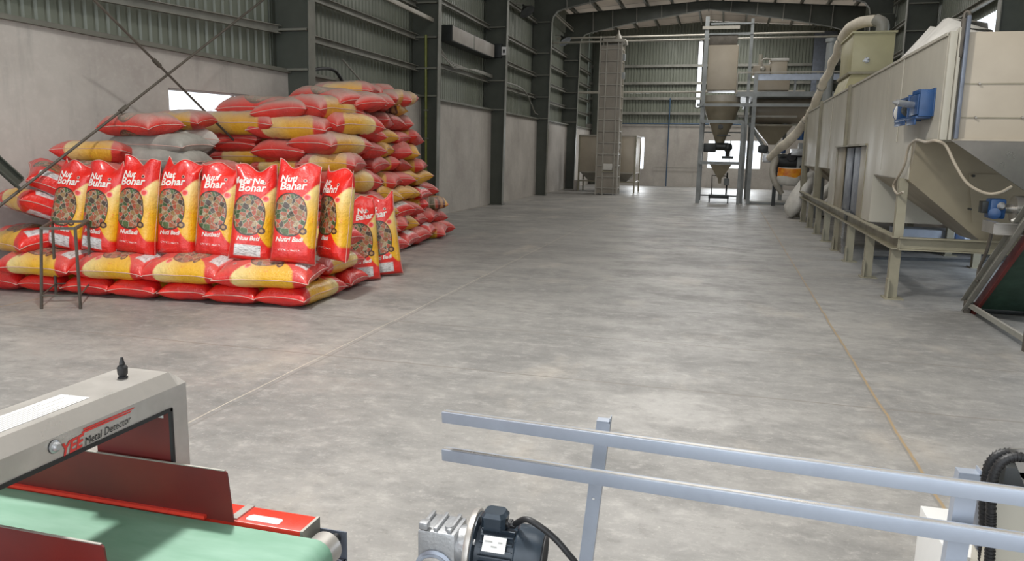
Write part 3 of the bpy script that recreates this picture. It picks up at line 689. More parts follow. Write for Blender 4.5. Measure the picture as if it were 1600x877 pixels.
# standing sacks --------------------------------------------------------------
SL, SW, ST = 1.05, .46, .23
def stand_bag(base, rz, lean, side, seed, mat, words, label, sc=1.0, low='Nuti Badi'):
    me, sm, lo = bag_meshes(SL, SW, ST, 'stand', seed, mat)
    o = bpy.data.objects.new('standing_sack', me); SC.collection.objects.link(o); OFF[o] = Vector((0, 0, 0))
    s_ = bpy.data.objects.new('seam', sm); SC.collection.objects.link(s_); s_.parent = o
    def surf(v0, u0, slant=.0):
        def fn(x, y):
            px, py = u0 + x, v0 + y + x * slant; s = max(-.97, min(.97, px / (SW / 2 * .96))); t = max(-.97, min(.97, py / (SL / 2)))
            p = orient(bag_point(s, t, 1, SL, SW, ST, 'stand', seed, 1, .0025), 'stand', ST); q = orient(bag_point(s, t, 1, SL, SW, ST, 'stand', seed, 1, 0), 'stand', ST); return p
        return fn
    H = SL
    for i, (w, v, u, sz) in enumerate(words):
        text_on('printed_words', w, None, None, None, sz * 1.12, 'ink', o, .12, .006, surf((v - .5) * H - .002, u * SW / 2 + .002, .12), 0) if False else None
        text_on('printed_words', w, None, None, None, sz * 1.13, 'whiteink', o, .15, .003, surf((v - .5) * H, u * SW / 2, .10))
    text_on('printed_words', low, None, None, None, .066, 'whiteink', o, .2, .002, surf((.232 - .5) * H, -.12 * SW / 2, .05))
    if mat == 'bag': text_on('printed_words', 'NET WT 20 kg', None, None, None, .026, 'whiteink', o, .1, .001, surf((.165 - .5) * H, -.05, .03)) if False else None
    o.location = Vector(base) + Vector((0, 0, SL / 2 * .985 * sc)); o.rotation_euler = (D(-lean), D(side), D(rz)); o.scale = (sc, sc, sc)
    return tag(o, label, 'sack', 'standing printed sacks')
W1 = lambda a, b: [(a, .835, -.38, .085), (b, .765, -.15, .105)]
ST_LIST = [  # px base x, py, depth push, rz, lean, side, words, low, mat, label
    (104, 398, 2, 7, 9.5, W1('Nut', 'Bohar'), 'Nuti Badi', 'bag_l', 'standing sack with a white label, leftmost of the upright row'),
    (153, 402, 2, 6, 8, W1('Nut', 'Buhar'), 'NutBadi', 'bag_l', 'standing sack with a white label, second in the upright row behind the stool frame'),
    (208, 404, 3, 5, 5, W1('Nut', 'Bohar'), 'NutBadi', 'bag', 'standing sack with plain red foot, third in the upright row'),
    (271, 405, 4, 6, 3, W1('Nat', 'Bohar'), 'Nuti Badi', 'bag', 'standing sack with plain red foot, fourth in the upright row, left of the crumpled one'),
    (333, 408, 12, 7, 4, W1('Nuuf', 'Bhar'), 'Nutbati', 'bag', 'standing sack with crumpled top and red foot, fifth in the upright row'),
    (388, 414, 24, 6, 6, W1('Mete Ne', 'Bohar'), 'Nuu Bati', 'bag_l', 'standing sack with large white label across its foot, near the middle right of the row'),
    (456, 418, 16, 8, 4, W1('Nuti', 'Bahar'), 'Nutri Badi', 'bag', 'big standing sack with orange red foot, second from the right of the row'),
    (508, 418, -22, 6, 3, W1('hit', 'Bahri'), 'Bati', 'bag', 'narrow standing sack half hidden at the right end of the upright row')]
for i, (px, py, rz, ln, sd, words, low, mat, lab) in enumerate(ST_LIST):
    b = P(px, py - 5, 'Z', .46); b = Vector((b.x, b.y + .14, .455)); 
    if i == 7: b.y += .22; b.x -= .05
    if i == 6: b.y -= .02
    stand_bag(b, rz, ln, sd, i + 1, mat, words, lab, (.97, .96, 1.0, 1.0, .98, .96, 1.0, .95)[i], low)
b = P(562, 441, 'Z', 0); stand_bag(Vector((b.x - .05, b.y + .12, 0)), 42, 4, -2, 11, 'bag_l', [('Nu', .835, .1, .085), ('Bahar', .765, .2, .085)], 'sack standing on the floor past the platform, nearer of the two', 1.02)
b = P(590, 433, 'Z', 0); stand_bag(Vector((b.x - .02, b.y + .14, 0)), 30, 3, -6, 13, 'bag_l', W1('Nat', 'Bahar'), 'sack standing on the floor past the platform, farther of the two, against the pile', 1.02)
# loose sacks slumped at the left end
def pxlay(kind, mat, px, py, Y, rz, label, group, tilt=(0, 0), scale=(1, 1, 1)):
    p = P(px, py, 'Y', Y); lay(kind, mat, (p.x, p.y, p.z - .13), rz, label, group, tilt, scale)
LG = 'sacks slumped at the left end of the platform'
pxlay('m', 'bag_l', 42, 372, 7.0, D(70), 'yellow and red sack lying slumped against the leftmost standing sack, lower one', LG, (0, D(-8)), (.95, .95, 1))
pxlay('m', 'bag_l', 45, 318, 7.05, D(62), 'yellow bellied red sack tipped left above the slumped one, white label at its end', LG, (0, D(24)), (.95, .9, 1.05))
pxlay('n', 'bag_l', 62, 278, 7.3, D(50), 'red sack with white panel leaning high at the left end, under the thick brace', LG, (D(12), D(26)), (1, .9, 1))
pxlay('m', 'bag_d', 25, 300, 7.5, D(60), 'dusty red sack at the far left behind the brace rod', LG, (0, D(10)), (1, 1, 1))
pxlay('m', 'bag_d', 128, 240, 7.9, D(100), 'dusty sack with yellow belly behind the first two standing sacks', LG, (0, D(16)), (1, .9, 1))
pxlay('n', 'bag_d', 110, 268, 7.8, D(95), 'sack lying behind the leftmost standing sacks', LG)
# tall pile: front courses, set from the photograph's layout on the plane Y = 9.9
FY = 9.9
def front(kind, mat, x0, x1, y0, y1, label, dy=0.0, rz=None, tilt=0, plain=None):
    Y = FY + dy; a, b = P(x0, (y0 + y1) / 2, 'Y', Y), P(x1, (y0 + y1) / 2, 'Y', Y); h = P(x0, y0, 'Y', Y).z - P(x0, y1, 'Y', Y).z; w = b.x - a.x; c = (a + b) / 2
    endon = 'E' in kind; k2 = kind.replace('E', '').replace('L', '') or 'n'
    sc = (w / LW if endon else 1, 1 if endon else w / LL, h / LT)
    if endon: loc = (c.x, Y + .5, c.z - h / 2); r = 0
    else: loc = (c.x, Y + .28, c.z - h / 2); r = 90
    r += rnd.uniform(-4, 4) if rz is None else rz
    return lay(k2, mat, loc, D(r), label, 'sacks on the front face of the tall pile', (0, D(tilt)) if endon else (0, D(tilt)), sc)
G_ = 'sacks on the front face of the tall pile'
front('Ln', 'bag_dd', 335, 455, 148, 184, 'dusty red sack on the top course of the pile, just right of the small window', .1, 0)
front('En', 'bag_dd', 388, 472, 151, 187, 'dusty red sack end on the top course, second from the window', -.1, 6, -5)
front('En', 'bag_dd', 443, 514, 143, 184, 'dusty red and yellow sack crowning the near corner of the tall pile', 0, -10, 3)
front('Lm', 'bag_dd', 268, 400, 171, 210, 'dusty yellow bellied sack lying long on the second course down, below the window', -.15, 0, 2)
front('Lm', 'bag_dd', 384, 507, 177, 216, 'dusty sack with yellow middle on the second course down, under the crown sacks', -.1, 3, -3)
front('En', 'bag_d', 496, 545, 172, 208, 'red sack end with a pale yellow side at the corner, second course down', .15, -16, 3)
front('En', 'bag_d', 275, 347, 204, 238, 'plain red sack end on the third course down, left of centre', 0, 3)
front('En', 'bag_d', 332, 405, 199, 230, 'plain red sack end on the third course down, in the middle', 0, -3)
front('En', 'bag_dd', 452, 530, 202, 241, 'dusty red sack with yellow side at the corner, third course down', -.1, -9, 2)
front('Lm', 'bag_d', 297, 402, 226, 258, 'yellow sack lying long on the fourth course down, left', .05, 0)
front('En', 'bag_d', 390, 472, 214, 252, 'rosy dusty sack end on the fourth course down, middle', -.05, 3)
front('Lm', 'bag_dd', 462, 548, 236, 270, 'dusty sack with faded food picture at the corner, fourth course down', 0, 10)
front('Lm', 'bag_d', 385, 475, 246, 274, 'red sack on the fifth course down behind the standing sacks', .05, 0)
front('En', 'bag_d', 478, 545, 262, 304, 'rosy sack with yellow side at the corner, fifth course down', 0, -10)
front('Ln', 'bag_d', 470, 548, 298, 330, 'sack at the corner on the sixth course down', .1, -4)
front('En', 'bag_d', 490, 556, 322, 358, 'sack end at the corner on the seventh course down', .15, -6)
front('Ln', 'bag_dd', 146, 244, 174, 211, 'red and yellow sack lying alone on top at the left end of the tall pile', -1.95, -8, -6)
front('Lm', 'bag_dd', 214, 286, 170, 200, 'faded patterned sack behind the lone top left sack', -1.1, 10, -6)
front('En', 'bag_dd', 262, 322, 174, 202, 'dusty sack end below the small window', .3, -10)
# dusty plain woven sacks
def grey(x0, x1, y0, y1, Y, label, rz=0, tilt=0, seed=3, mat='sackgrey'):
    a, b = P(x0, (y0 + y1) / 2, 'Y', Y), P(x1, (y0 + y1) / 2, 'Y', Y); h = P(x0, y0, 'Y', Y).z - P(x0, y1, 'Y', Y).z; w = b.x - a.x; c = (a + b) / 2
    me, sm, lo = bag_meshes(LL, LW, LT, 'lie', seed, mat); o = bpy.data.objects.new('plain_sack', me); SC.collection.objects.link(o)
    s_ = bpy.data.objects.new('seam', sm); SC.collection.objects.link(s_); s_.parent = o
    o.location = (c.x, Y + .28, c.z - h / 2); o.rotation_euler = (0, D(tilt), D(90 + rz)); o.scale = (1, w / LL, h / LT); tag(o, label, 'sack', 'plain dusty sacks')
grey(158, 292, 205, 241, 8.05, 'plain grey dusty sack lying under the lone top left sack', -4, -3, 3)
grey(152, 292, 228, 270, 7.95, 'plain grey dusty sack directly behind the second and third standing sacks', 3, 0, 5)
grey(255, 300, 196, 232, 8.9, 'plain pale sack squeezed beside the long yellow sack below the window', -14, 0, 6, 'sackwhite')
# hidden body of the front side, down to the floor
for k in range(6):
    z = .245 * k
    for j in range(4):
        if k > 3 and j == 0: continue
        x = -5.25 - 1.0 * j + rnd.uniform(-.04, .04)
        lay('n' if rnd.random() < .5 else 'm', 'bag_d', (x, FY + .42, z), D(90 + rnd.uniform(-3, 3)), 'sack in the body of the tall pile, %s, %s from the aisle' % (['floor course'][0] if k == 0 else ords[k] + ' course up', ords[j]), 'hidden sacks in the body of the tall pile', scale=(1, .95, .93))
for k in range(6):
    for j in range(2):
        lay('n', 'bag_d', (-6.4 - .98 * j, 8.5, .245 * k), D(90 + rnd.uniform(-4, 4)), 'sack in the low body of the pile, %s course, %s from the aisle' % (ords[k], ords[j]), 'hidden sacks behind the standing row', scale=(1, .92, .93))
# aisle side of the tall pile: ends towards the aisle
lay_names = ['floor course'] + [o_ + ' course up' for o_ in ords[1:12]]
CNT = {}
for k in range(11):
    z = .243 * k; yend = 14.75 - .19 * k; y = (10.85 if k < 4 else 11.15) + (.26 if k % 2 else 0) + rnd.uniform(-.05, .05); n = 0
    if k > 9: y += .3
    while y < yend - .2:
        xf = -4.93 - .055 * (y - 10) - .044 * k + rnd.uniform(-.10, .08)
        r = rnd.random(); yel = r < (.33 if 1 < k < 9 else .2)
        mat = 'bag_d' if k < 8 else 'bag_dd'
        if k < 5 and rnd.random() < .4: mat = 'bag_dl'
        if mat == 'bag_dl' and yel: mat = 'bag_d'
        ang = -90 + rnd.uniform(-32, 32); dr = rnd.uniform(1, 14)
        kd = ('y' if yel else '') + ('m' if rnd.random() < .5 else 'n')
        # the outer end (local -y at rz=-90 is -X ... v=0 end) points to the aisle after turning by 90
        a = D(ang + 180)
        cx = xf - .5 * abs(math.cos(D(ang + 90)))
        lay(kd, mat, (cx, y, z + rnd.uniform(0, .015) + .0), a, '%s sack end, aisle side of the tall pile, %s, %s from near corner' % ('yellow' if yel else 'red', lay_names[k], ords[n]),
            'sacks on the aisle side of the tall pile', (D(-dr * .6) , D(rnd.uniform(-10, 10))), (rnd.uniform(.90, 1.02), .98, rnd.uniform(.95, 1.12)))
        y += .55 + rnd.uniform(-.06, .07); n += 1
# top course further back
for j, (px, py, Y, rz) in enumerate(((512, 150, 10.7, 75), (552, 155, 11.1, 60), (585, 157, 11.9, 30), (607, 152, 12.4, 10), (625, 154, 12.9, 15))):
    p = P(px, py, 'Y', Y); lay('n', 'bag_dd', (p.x, p.y, p.z - .14), D(rz), 'dust whitened sack lying on top of the tall pile, %s from the near end' % ords[j], 'sacks on top of the tall pile', (D(6), D(-6)))
# bare stool frame in front
t = thing('stool_frame', 'thin bare steel stool frame without a seat in front of the sacks', 'stool frame', (-6.45, 6.4, 0))
fl = [P(65, 483, 'Z', 0), P(126, 483, 'Z', 0), P(142, 461, 'Z', 0), P(88, 463, 'Z', 0)]
ct = sum(fl, Vector()) / 4; ct = Vector((ct.x, ct.y, 0))
tops = []
for p in fl: d = p - ct; tops.append(ct + d * .86 + Vector((0, 0, .86)))
tp = [P(64, 353, 'Y', fl[0].y), P(117, 351, 'Y', fl[1].y), P(138, 350, 'Y', fl[2].y), P(82, 352, 'Y', fl[3].y)]
zt_ = sum(p.z for p in tp) / 4; tops = [Vector((p.x, p.y, zt_)) for p in tp]
for a, b in zip(fl, tops): m = MB(); m.beam(a, b, .022, .022, bev=.002); obj('leg', m, 'rod', t)
for i in range(4):
    m = MB(); m.beam(tops[i], tops[(i + 1) % 4], .03, .025, bev=.002); obj('top_rail', m, 'rod', t)
    a = fl[i].lerp(tops[i], .17); b = fl[(i + 1) % 4].lerp(tops[(i + 1) % 4], .17); m = MB(); m.cyl(a, b, .008, seg=8); obj('stretcher', m, 'rod', t)
# ================================================================== MACHINES ON THE RIGHT
DX0, DX1 = 2.0, 3.85
t = thing('drying_machine', 'very long beige box shaped drying machine on khaki legs filling the right side', 'machine', (2.9, 15, 0))
def side_prism(poly, x0, x1): m = MB(); m.plate([(x0, y, z) for y, z in poly], (x1 - x0, 0, 0)); return m
for nm, poly in (('near', [(8.56, 1.84), (9.68, 1.84), (9.68, 1.42), (11.8, 1.43), (11.84, .76), (12.48, .76), (12.5, 1.84), (14.48, 1.84), (14.48, 2.86), (8.56, 2.86)]),
                 ('middle', [(14.66, 1.84), (15.85, 1.84), (15.87, .74), (16.5, .74), (16.52, 1.43), (18.6, 1.43), (18.6, 2.84), (14.66, 2.85)]),
                 ('far', [(18.88, 1.43), (21.9, 1.43), (21.9, 2.80), (18.88, 2.82)])):
    p = obj('housing', side_prism(poly, DX0, DX1), 'beige', t)
    y1_ = max(a for a, b in poly); y0_ = min(a for a, b in poly)
    m = MB(); m.beam((DX0 - .005, y0_, 2.85 if nm != 'far' else 2.81), (DX0 - .005, y1_, 2.85 if nm != 'far' else 2.80), .02, .03); obj('top_edge', m, 'beige', p)
for y, z0 in ((14.57, 1.84), (18.74, .72), (22.0, .72)):
    m = MB(); m.box((DX0 - .02, y - .07, z0), (DX0 + .1, y + .07, 2.88), .004); m.box((DX0 - .05, y - .085, z0), (DX0 - .02, y - .06, 2.88)); m.box((DX0 - .05, y + .06, z0), (DX0 - .02, y + .085, 2.88)); obj('joint_post', m, 'beige_dark', t)
for y in (10.45, 16.9): m = MB(); m.box((DX0 - .012, y, 1.44 if y > 11 else 1.85), (DX0 - .001, y + .035, 2.84)); obj('seam_strip', m, 'beige', t)
for y in (11.3, 13.6): m = MB(); m.box((DX0 - .004, y, 1.5 if y < 12.4 else 1.86), (DX0 - .001, y + .008, 2.84)); obj('seam_strip', m, 'beige', t)
# dark recess with blue grey uprights
m = MB(); m.box((DX0 + .32, 12.5, .74), (DX0 + .36, 15.86, 1.84)); obj('recess_back', m, 'hopper', t)
m = MB(); m.beam((DX0 - .01, 12.5, 1.85), (DX0 - .01, 15.9, 1.85), .04, .03); m.beam((DX0 + .005, 12.5, .75), (DX0 + .005, 12.5, 1.85), .03, .03); obj('recess_trim', m, 'beige_dark', t)
for y, w in ((13.25, .75), (14.1, .80)):
    m = MB(); m.box((DX0 + .06, y, .72), (DX0 + .10, y + w, 1.82), .004); m.box((DX0 + .06, y, .72), (DX0 + .2, y + .03, 1.82)); obj('recess_plate', m, 'galv_dark', t)
for y0_, y1_ in ((12.52, 13.2), (14.98, 15.84)):
    m = MB(); m.box((DX0 + .03, y0_, .74), (DX0 + .06, y1_, 1.83), .003); obj('recess_panel', m, 'hopper', t)
m = MB(); m.cyl((DX0 + .02, 14.0, .70), (DX0 + .3, 14.0, .70), .05, seg=12); m.box((DX0 + .0, 13.86, .60), (DX0 + .15, 14.14, .78), .01); obj('shaft_bearing', m, 'dark', t)
# front box facing the camera
zA, zB = P(1530, 131, 'Y', 8.5).z, P(1530, 184, 'Y', 8.5).z
f = obj('front_box', (lambda m: m.box((2.16, 8.5, 1.845), (3.9, 8.7, 2.855), .004))(MB()), 'beige_front', t)
m = MB()
for z in (zA, zB): m.box((2.17, 8.492, z - .006), (3.9, 8.499, z + .006))
obj('panel_joint', m, 'beige_dark', f)
for px, py in ((1530, 131), (1524, 184), (1597, 184)):
    p = P(px, py, 'Y', 8.49); m = MB(); m.cyl(p, p + Vector((0, -.02, 0)), .013, .009, 12); obj('bolt', m, 'stainless', f)
m = MB(); m.box((2.005, 8.50, 1.84), (2.07, 8.6, 2.87), .004); m.box((2.075, 8.47, 1.84), (2.10, 8.60, 2.90), .003); obj('corner_post', m, 'beige', t)
m = MB(); m.beam((2.135, 8.46, 1.85), (2.135, 8.46, 3.0), .035, .05, bev=.005); obj('blue_grey_strip', m, 'galv_dark', t)
m = MB(); m.box((2.085, 8.465, 2.62), (2.115, 8.52, 2.98), .006); m.tube([(2.10, 8.49, 2.95), (2.105, 8.49, 3.03), (2.135, 8.47, 3.03), (2.15, 8.47, 2.97)], .014, 8, 4); obj('rusty_clip', m, 'rod', t)
# stainless chute and hoppers
m = MB(); m.plate([(2.10, 8.48, 1.84), (3.9, 8.48, 1.84), (3.35, 8.60, 1.30), (2.88, 8.60, 1.33)], (0, .02, 0)); m.plate([(3.9, 8.48, 1.84), (3.9, 9.4, 1.84), (3.35, 9.1, 1.30), (3.35, 8.60, 1.30)], (-.02, 0, 0)); obj('stainless_chute', m, 'stainless', t)
m = MB(); m.beam((2.12, 8.49, 1.845), (3.9, 8.49, 1.845), .03, .02); obj('chute_rim', m, 'beige_front', t)
fy = lambda z: 9.50 + (1.84 - z) * .385
hx = [(2.012, 1.838), (2.012, 1.41), (2.92, .70), (3.7, .70), (3.84, 1.41), (3.84, 1.838)]
m = MB(); m.loft([(x, fy(z), z) for x, z in hx], [(x, 11.78 if z > 1 else 10.95, z) for x, z in hx]); hp = obj('front_hopper', m, 'hopper', t)
m = MB(); a = Vector((2.75, 9.755, 1.34)); m.box((2.50, 9.70, 1.0), (2.52, 9.72, 1.62)) if False else m.plate([(2.6, fy(1.5) - .008, 1.5), (3.5, fy(1.5) - .008, 1.5), (3.5, fy(.95) - .008, .95), (2.75, fy(.95) - .008, .95)], (0, .006, 0)); obj('access_plate', m, 'hopper', hp)
for px, py in ((1521, 275), (1516, 327)):
    p = P(px, py, 'Y', 9.6); m = MB(); m.cyl(p + Vector((0, .06, 0)), p + Vector((0, -.02, 0)), .013, seg=10); obj('bolt', m, 'dark', hp)
for y0, y1 in ((16.6, 18.5), (19.0, 21.8)):
    m = MB(); m.loft(rect(2.02, 3.8, y0, y1, 1.43), rect(2.7, 3.2, (y0 + y1) / 2 - .3, (y0 + y1) / 2 + .3, .92)); obj('rear_hopper', m, 'hopper', t)
# base frame, legs and feet
m = MB(); m.channel((DX0 + .02, 22.85, .675), (DX0 + .02, 9.82, .675), .09, .15, (0, 0, 1), .014); obj('base_rail', m, 'beige_dark', t)
m = MB(); m.channel((DX1, 9.82, .675), (DX1, 22.85, .675), .09, .15, (0, 0, 1), .014); obj('base_rail', m, 'beige_dark', t)
m = MB(); m.channel((DX0, 9.84, .675), (DX1, 9.84, .675), .09, .15, (0, 0, 1), .014); obj('cross_rail', m, 'beige_dark', t)
LEGY = [9.93, 11.6, 13.3, 14.85, 16.35, 17.85, 19.4, 21.1, 22.7]
for y in LEGY:
    for x, s in ((DX0 + .01, -1), (DX1 - .01, 1)):
        if s > 0 and y > 15 and y not in (17.85, 22.7): continue
        m = MB(); m.channel((x, y, .008), (x, y, .61), .10, .11, (1, 0, 0), .012); lg = obj('leg', m, 'beige_dark', t)
        m = MB(); m.box((x - .10, y - .12, 0), (x + .11, y + .12, .014)); obj('foot_plate', m, 'beige_dark', lg)
        m = MB(); m.box((x - .075, y - .09, .014), (x - .055, y + .03, .24)); obj('gusset', m, 'beige_dark', lg)
for y in (9.84, 18.74, 22.0):
    m = MB(); m.channel((DX0 + .0, y, .75), (DX0 + .0, y, 1.43), .09, .10, (1, 0, 0), .012); obj('upper_post', m, 'beige_dark', t)
m = MB(); m.plate([(DX0 + .03, 14.3, 0), (DX0 + .03, 15.3, 0), (DX0 + .03, 15.1, .18), (DX0 + .03, 14.85, .45), (DX0 + .03, 14.75, .6), (DX0 + .03, 14.45, .6), (DX0 + .03, 14.5, .25)], (.04, 0, 0)); obj('curved_gusset', m, 'stainless', t)
# blue bearing unit on the side
def bu(y0, y1, z0, z1, x0, x1): m = MB(); m.box((x0, y0, z0), (x1, y1, z1), .004); return m
za, zb = 2.10, 2.265
b0 = obj('bearing_bracket', bu(8.86, 9.98, za - .02, zb + .10, 1.985, 2.0), 'blue', t)
for (y0, y1, z0, z1, x0, x1, n_) in ((8.86, 8.89, za - .02, zb + .08, 1.86, 1.985, 'end_plate'), (9.30, 9.33, za - .05, zb + .06, 1.84, 1.985, 'middle_plate'), (9.92, 9.96, za - .02, zb + .03, 1.86, 1.985, 'end_plate'),
                                     (8.90, 9.95, za - .04, za - .01, 1.84, 1.985, 'bottom_ledge'), (9.33, 9.95, zb + .02, zb + .05, 1.86, 1.985, 'top_ledge')):
    obj(n_, bu(y0, y1, z0, z1, x0, x1), 'blue', b0)
obj('front_plate', bu(8.90, 9.31, za + .0, zb + .04, 1.85, 1.865), 'blue', b0)
obj('lower_flange', bu(8.92, 9.28, za - .10, za - .04, 1.84, 1.855), 'blue', b0); obj('lower_flange', bu(9.42, 9.92, za - .09, za - .04, 1.84, 1.855), 'blue', b0)
m = MB(); m.cyl((1.86, 9.06, 2.20), (1.66, 8.94, 2.22), .034, seg=16); m.cyl((1.68, 8.95, 2.218), (1.62, 8.92, 2.224), .030, .012, 16); obj('shaft', m, 'castalu', b0)
m = MB(); m.cyl((1.9, 9.36, 2.18), (1.9, 9.62, 2.18), .062, seg=16); m.cyl((1.9, 9.43, 2.18), (1.9, 9.47, 2.18), .085, seg=16); obj('coupling', m, 'dark', b0)
m = MB(); m.lathe([(.05, 0), (.09, .02), (.095, .05), (.06, .07)], (1.93, 9.98, 2.17), (-.5, .85, 0)); obj('end_bearing', m, 'blue', b0)
m = MB(); m.lathe([(.095, 0), (.11, .01), (.11, .03), (.095, .04)], (1.935, 9.97, 2.17), (-.5, .85, 0)); obj('bearing_ring', m, 'sackwhite', b0)
for i in range(6): m = MB(); m.box((1.86, 8.95 + i * .055, zb + .05), (1.985, 8.965 + i * .055, zb + .09)); obj('comb_tooth', m, 'blue', b0)
b0.location.y -= .06
# gearmotor and drum under the chute
gp = P(1556, 326, 'Y', 8.75)
g_ = obj('gearbox', (lambda m: m.box(gp + Vector((-.075, -.08, -.10)), gp + Vector((.07, .1, .10)), .025))(MB()), 'blue', t)
m = MB(); m.lathe([(.04, 0), (.055, .005), (.055, .03), (.03, .035)], gp + Vector((-.03, -.08, -.045)), (-.3, -1, 0)); obj('output_cap', m, 'blue', g_)
m = MB(); m.lathe([(.035, 0), (.04, .01), (.02, .04)], gp + Vector((.02, -.08, .03)), (0, -1, 0)); obj('filler_cap', m, 'castalu', g_)
m = MB(); m.box(gp + Vector((-.13, -.02, -.05)), gp + Vector((-.07, .1, .07)), .01); obj('terminal_box', m, 'dark', g_)
m = MB(); m.cyl(gp + Vector((.06, 0, -.0)), gp + Vector((.16, 0, 0)), .045, seg=18); m.cyl(gp + Vector((.15, 0, 0)), gp + Vector((.75, 0, 0)), .135, seg=26); obj('drum', m, 'stainless', t)
mb = MB(); pts = [P(1420, 270, 'X', 1.97), P(1407, 278, 'X', 1.97), P(1398, 292, 'X', 1.97), P(1404, 301, 'X', 1.97), P(1413, 298, 'X', 1.97)]
mb.tube([P(1411, 300, 'X', 1.95), P(1402, 303, 'X', 1.95), P(1396, 290, 'X', 1.95), P(1405, 274, 'X', 1.95), P(1413, 258, 'X', 1.95), P(1420, 230, 'X', 1.95), P(1432, 219, 'X', 1.95), P(1447, 222, 'X', 1.95), P(1462, 220, 'Y', 8.4), P(1478, 228, 'Y', 8.4), P(1493, 258, 'Y', 8.4), P(1512, 287, 'Y', 8.4), P(1540, 302, 'Y', 8.4), P(1562, 301, 'Y', 8.4), P(1580, 292, 'Y', 8.5)], .014, 8, 5)
tag(obj('white_cable', mb, 'beige_front'), 'cream cable looping from the near machine leg to the blue gearmotor', 'cable')
# draped plastic on top
m = MB(); n_ = 14
ys = [8.95 + i * .20 for i in range(n_)]
prof = [.01, .03, .05, .10, .17, .20, .21, .18, .19, .22, .20, .17, .14, .03]
for i in range(n_ - 1):
    m.loft([(2.05, ys[i], 2.862), (2.7, ys[i], 2.862), (2.65, ys[i], 2.87 + prof[i] * 1.5), (2.3, ys[i], 2.90 + prof[i] * 1.6), (2.12, ys[i], 2.87 + prof[i] * .6)],
           [(2.05, ys[i + 1], 2.862), (2.7, ys[i + 1], 2.862), (2.65, ys[i + 1], 2.87 + prof[i + 1]), (2.3, ys[i + 1], 2.90 + prof[i + 1] * 1.6), (2.12, ys[i + 1], 2.87 + prof[i + 1] * .6)], False)
tag(obj('plastic_sheet', m, 'sackwhite', angle=80), 'crumpled white plastic sheet bundled on top of the drying machine', 'sheet')
# ------------------------------------------------------------------ yellow bin on the dryer
bx0, bx1 = P(1334, 60, 'Y', 17.4).x, P(1399, 60, 'Y', 17.4).x; bzt, bzb = P(1360, 51, 'Y', 17.4).z, P(1360, 112, 'Y', 17.4).z
t = thing('yellow_bin', 'olive yellow square bin with a flared foot standing on the drying machine', 'bin', ((bx0 + bx1) / 2, 18.2, 2.86))
m = MB(); m.box((bx0, 17.4, bzb), (bx1, 19.1, bzt), .008); bd = obj('body', m, 'bin', t)
m = MB(); m.box((bx0 - .035, 17.36, bzt - .01), (bx1 + .035, 19.14, bzt + .03), .006); obj('lid', m, 'bin', t)
m = MB(); m.box((bx0 - .05, 17.34, bzb - .05), (bx1 + .03, 19.12, bzb), .004); obj('flange', m, 'beige_dark', t)
m = MB(); m.loft(rect(bx0, bx1, 17.4, 19.1, bzb - .05), rect(bx0 - .15, bx1 + .1, 17.25, 19.2, 2.84)); obj('flared_foot', m, 'bin', t)
p = P(1354, 94, 'Y', 17.4); m = MB(); m.lathe([(.05, 0), (.055, .03), (.03, .04)], p, (0, -1, 0)); m.beam(p + Vector((-.08, -.05, -.03)), p + Vector((.03, -.05, .04)), .02, .03); obj('catch', m, 'castalu', bd)
# outlet duct and sleeve
hose = [(1378, 54, 17.9, .11), (1379, 38, 17.9, .12), (1368, 31, 18.0, .12), (1350, 34, 18.2, .13), (1332, 42, 18.6, .12), (1317, 60, 19.2, .11), (1307, 84, 19.8, .10), (1297, 108, 20.4, .10), (1284, 136, 21.0, .105), (1271, 166, 21.6, .105), (1260, 188, 22.2, .11), (1244, 210, 22.8, .12), (1222, 229, 23.4, .12), (1202, 246, 24.0, .10)]
t = thing('fabric_sleeve', 'long cream fabric sleeve arching from the yellow bin down to the cleaner', 'hose', P(1202, 246, 'Y', 24.0))
pts = [P(a, b, 'Y', c) for a, b, c, d in hose]; rs = [h[3] for h in hose]
m = MB(); m.tube(pts[2:], rs[2:], 16, 5)
for v in m.bm.verts: v.co += Vector((mnoise(v.co * 3.1), mnoise(v.co * 3.3 + Vector((5, 0, 0))), mnoise(v.co * 2.7 + Vector((0, 9, 0))))) * .05
obj('sleeve', m, 'cloth', t)
m = MB(); m.tube(pts[:3], [.13, .13, .125], 16, 5); obj('metal_elbow', m, 'girt', t)
for i in (5, 8, 10): m = MB(); d = (pts[i + 1] - pts[i - 1]).normalized(); m.cyl(pts[i] - d * .02, pts[i] + d * .02, rs[i] + .015, seg=16); obj('tie_band', m, 'pipe', t)
mb = MB(); a = P(1300, 60, 'Y', 22.6); b = P(1293, 160, 'Y', 22.6); mb.cyl((a.x, 22.6, 0), (a.x, 22.6, a.z), .12, seg=16); mb.cyl((a.x, 22.6, a.z - .1), (a.x, 22.6, a.z), .15, seg=16)
tag(obj('vertical_duct', mb, 'frame_grey'), 'pale grey green vertical duct behind the fabric sleeve', 'duct')
mb = MB(); mb.tube([P(1312, 68, 'Y', 19.6), P(1320, 95, 'Y', 19.7), P(1322, 130, 'Y', 19.8)], [.05, .09, .03], 10, 5)
tag(obj('hanging_sleeve_end', mb, 'cloth'), 'limp spare end of fabric sleeve hanging beside the yellow bin', 'hose')
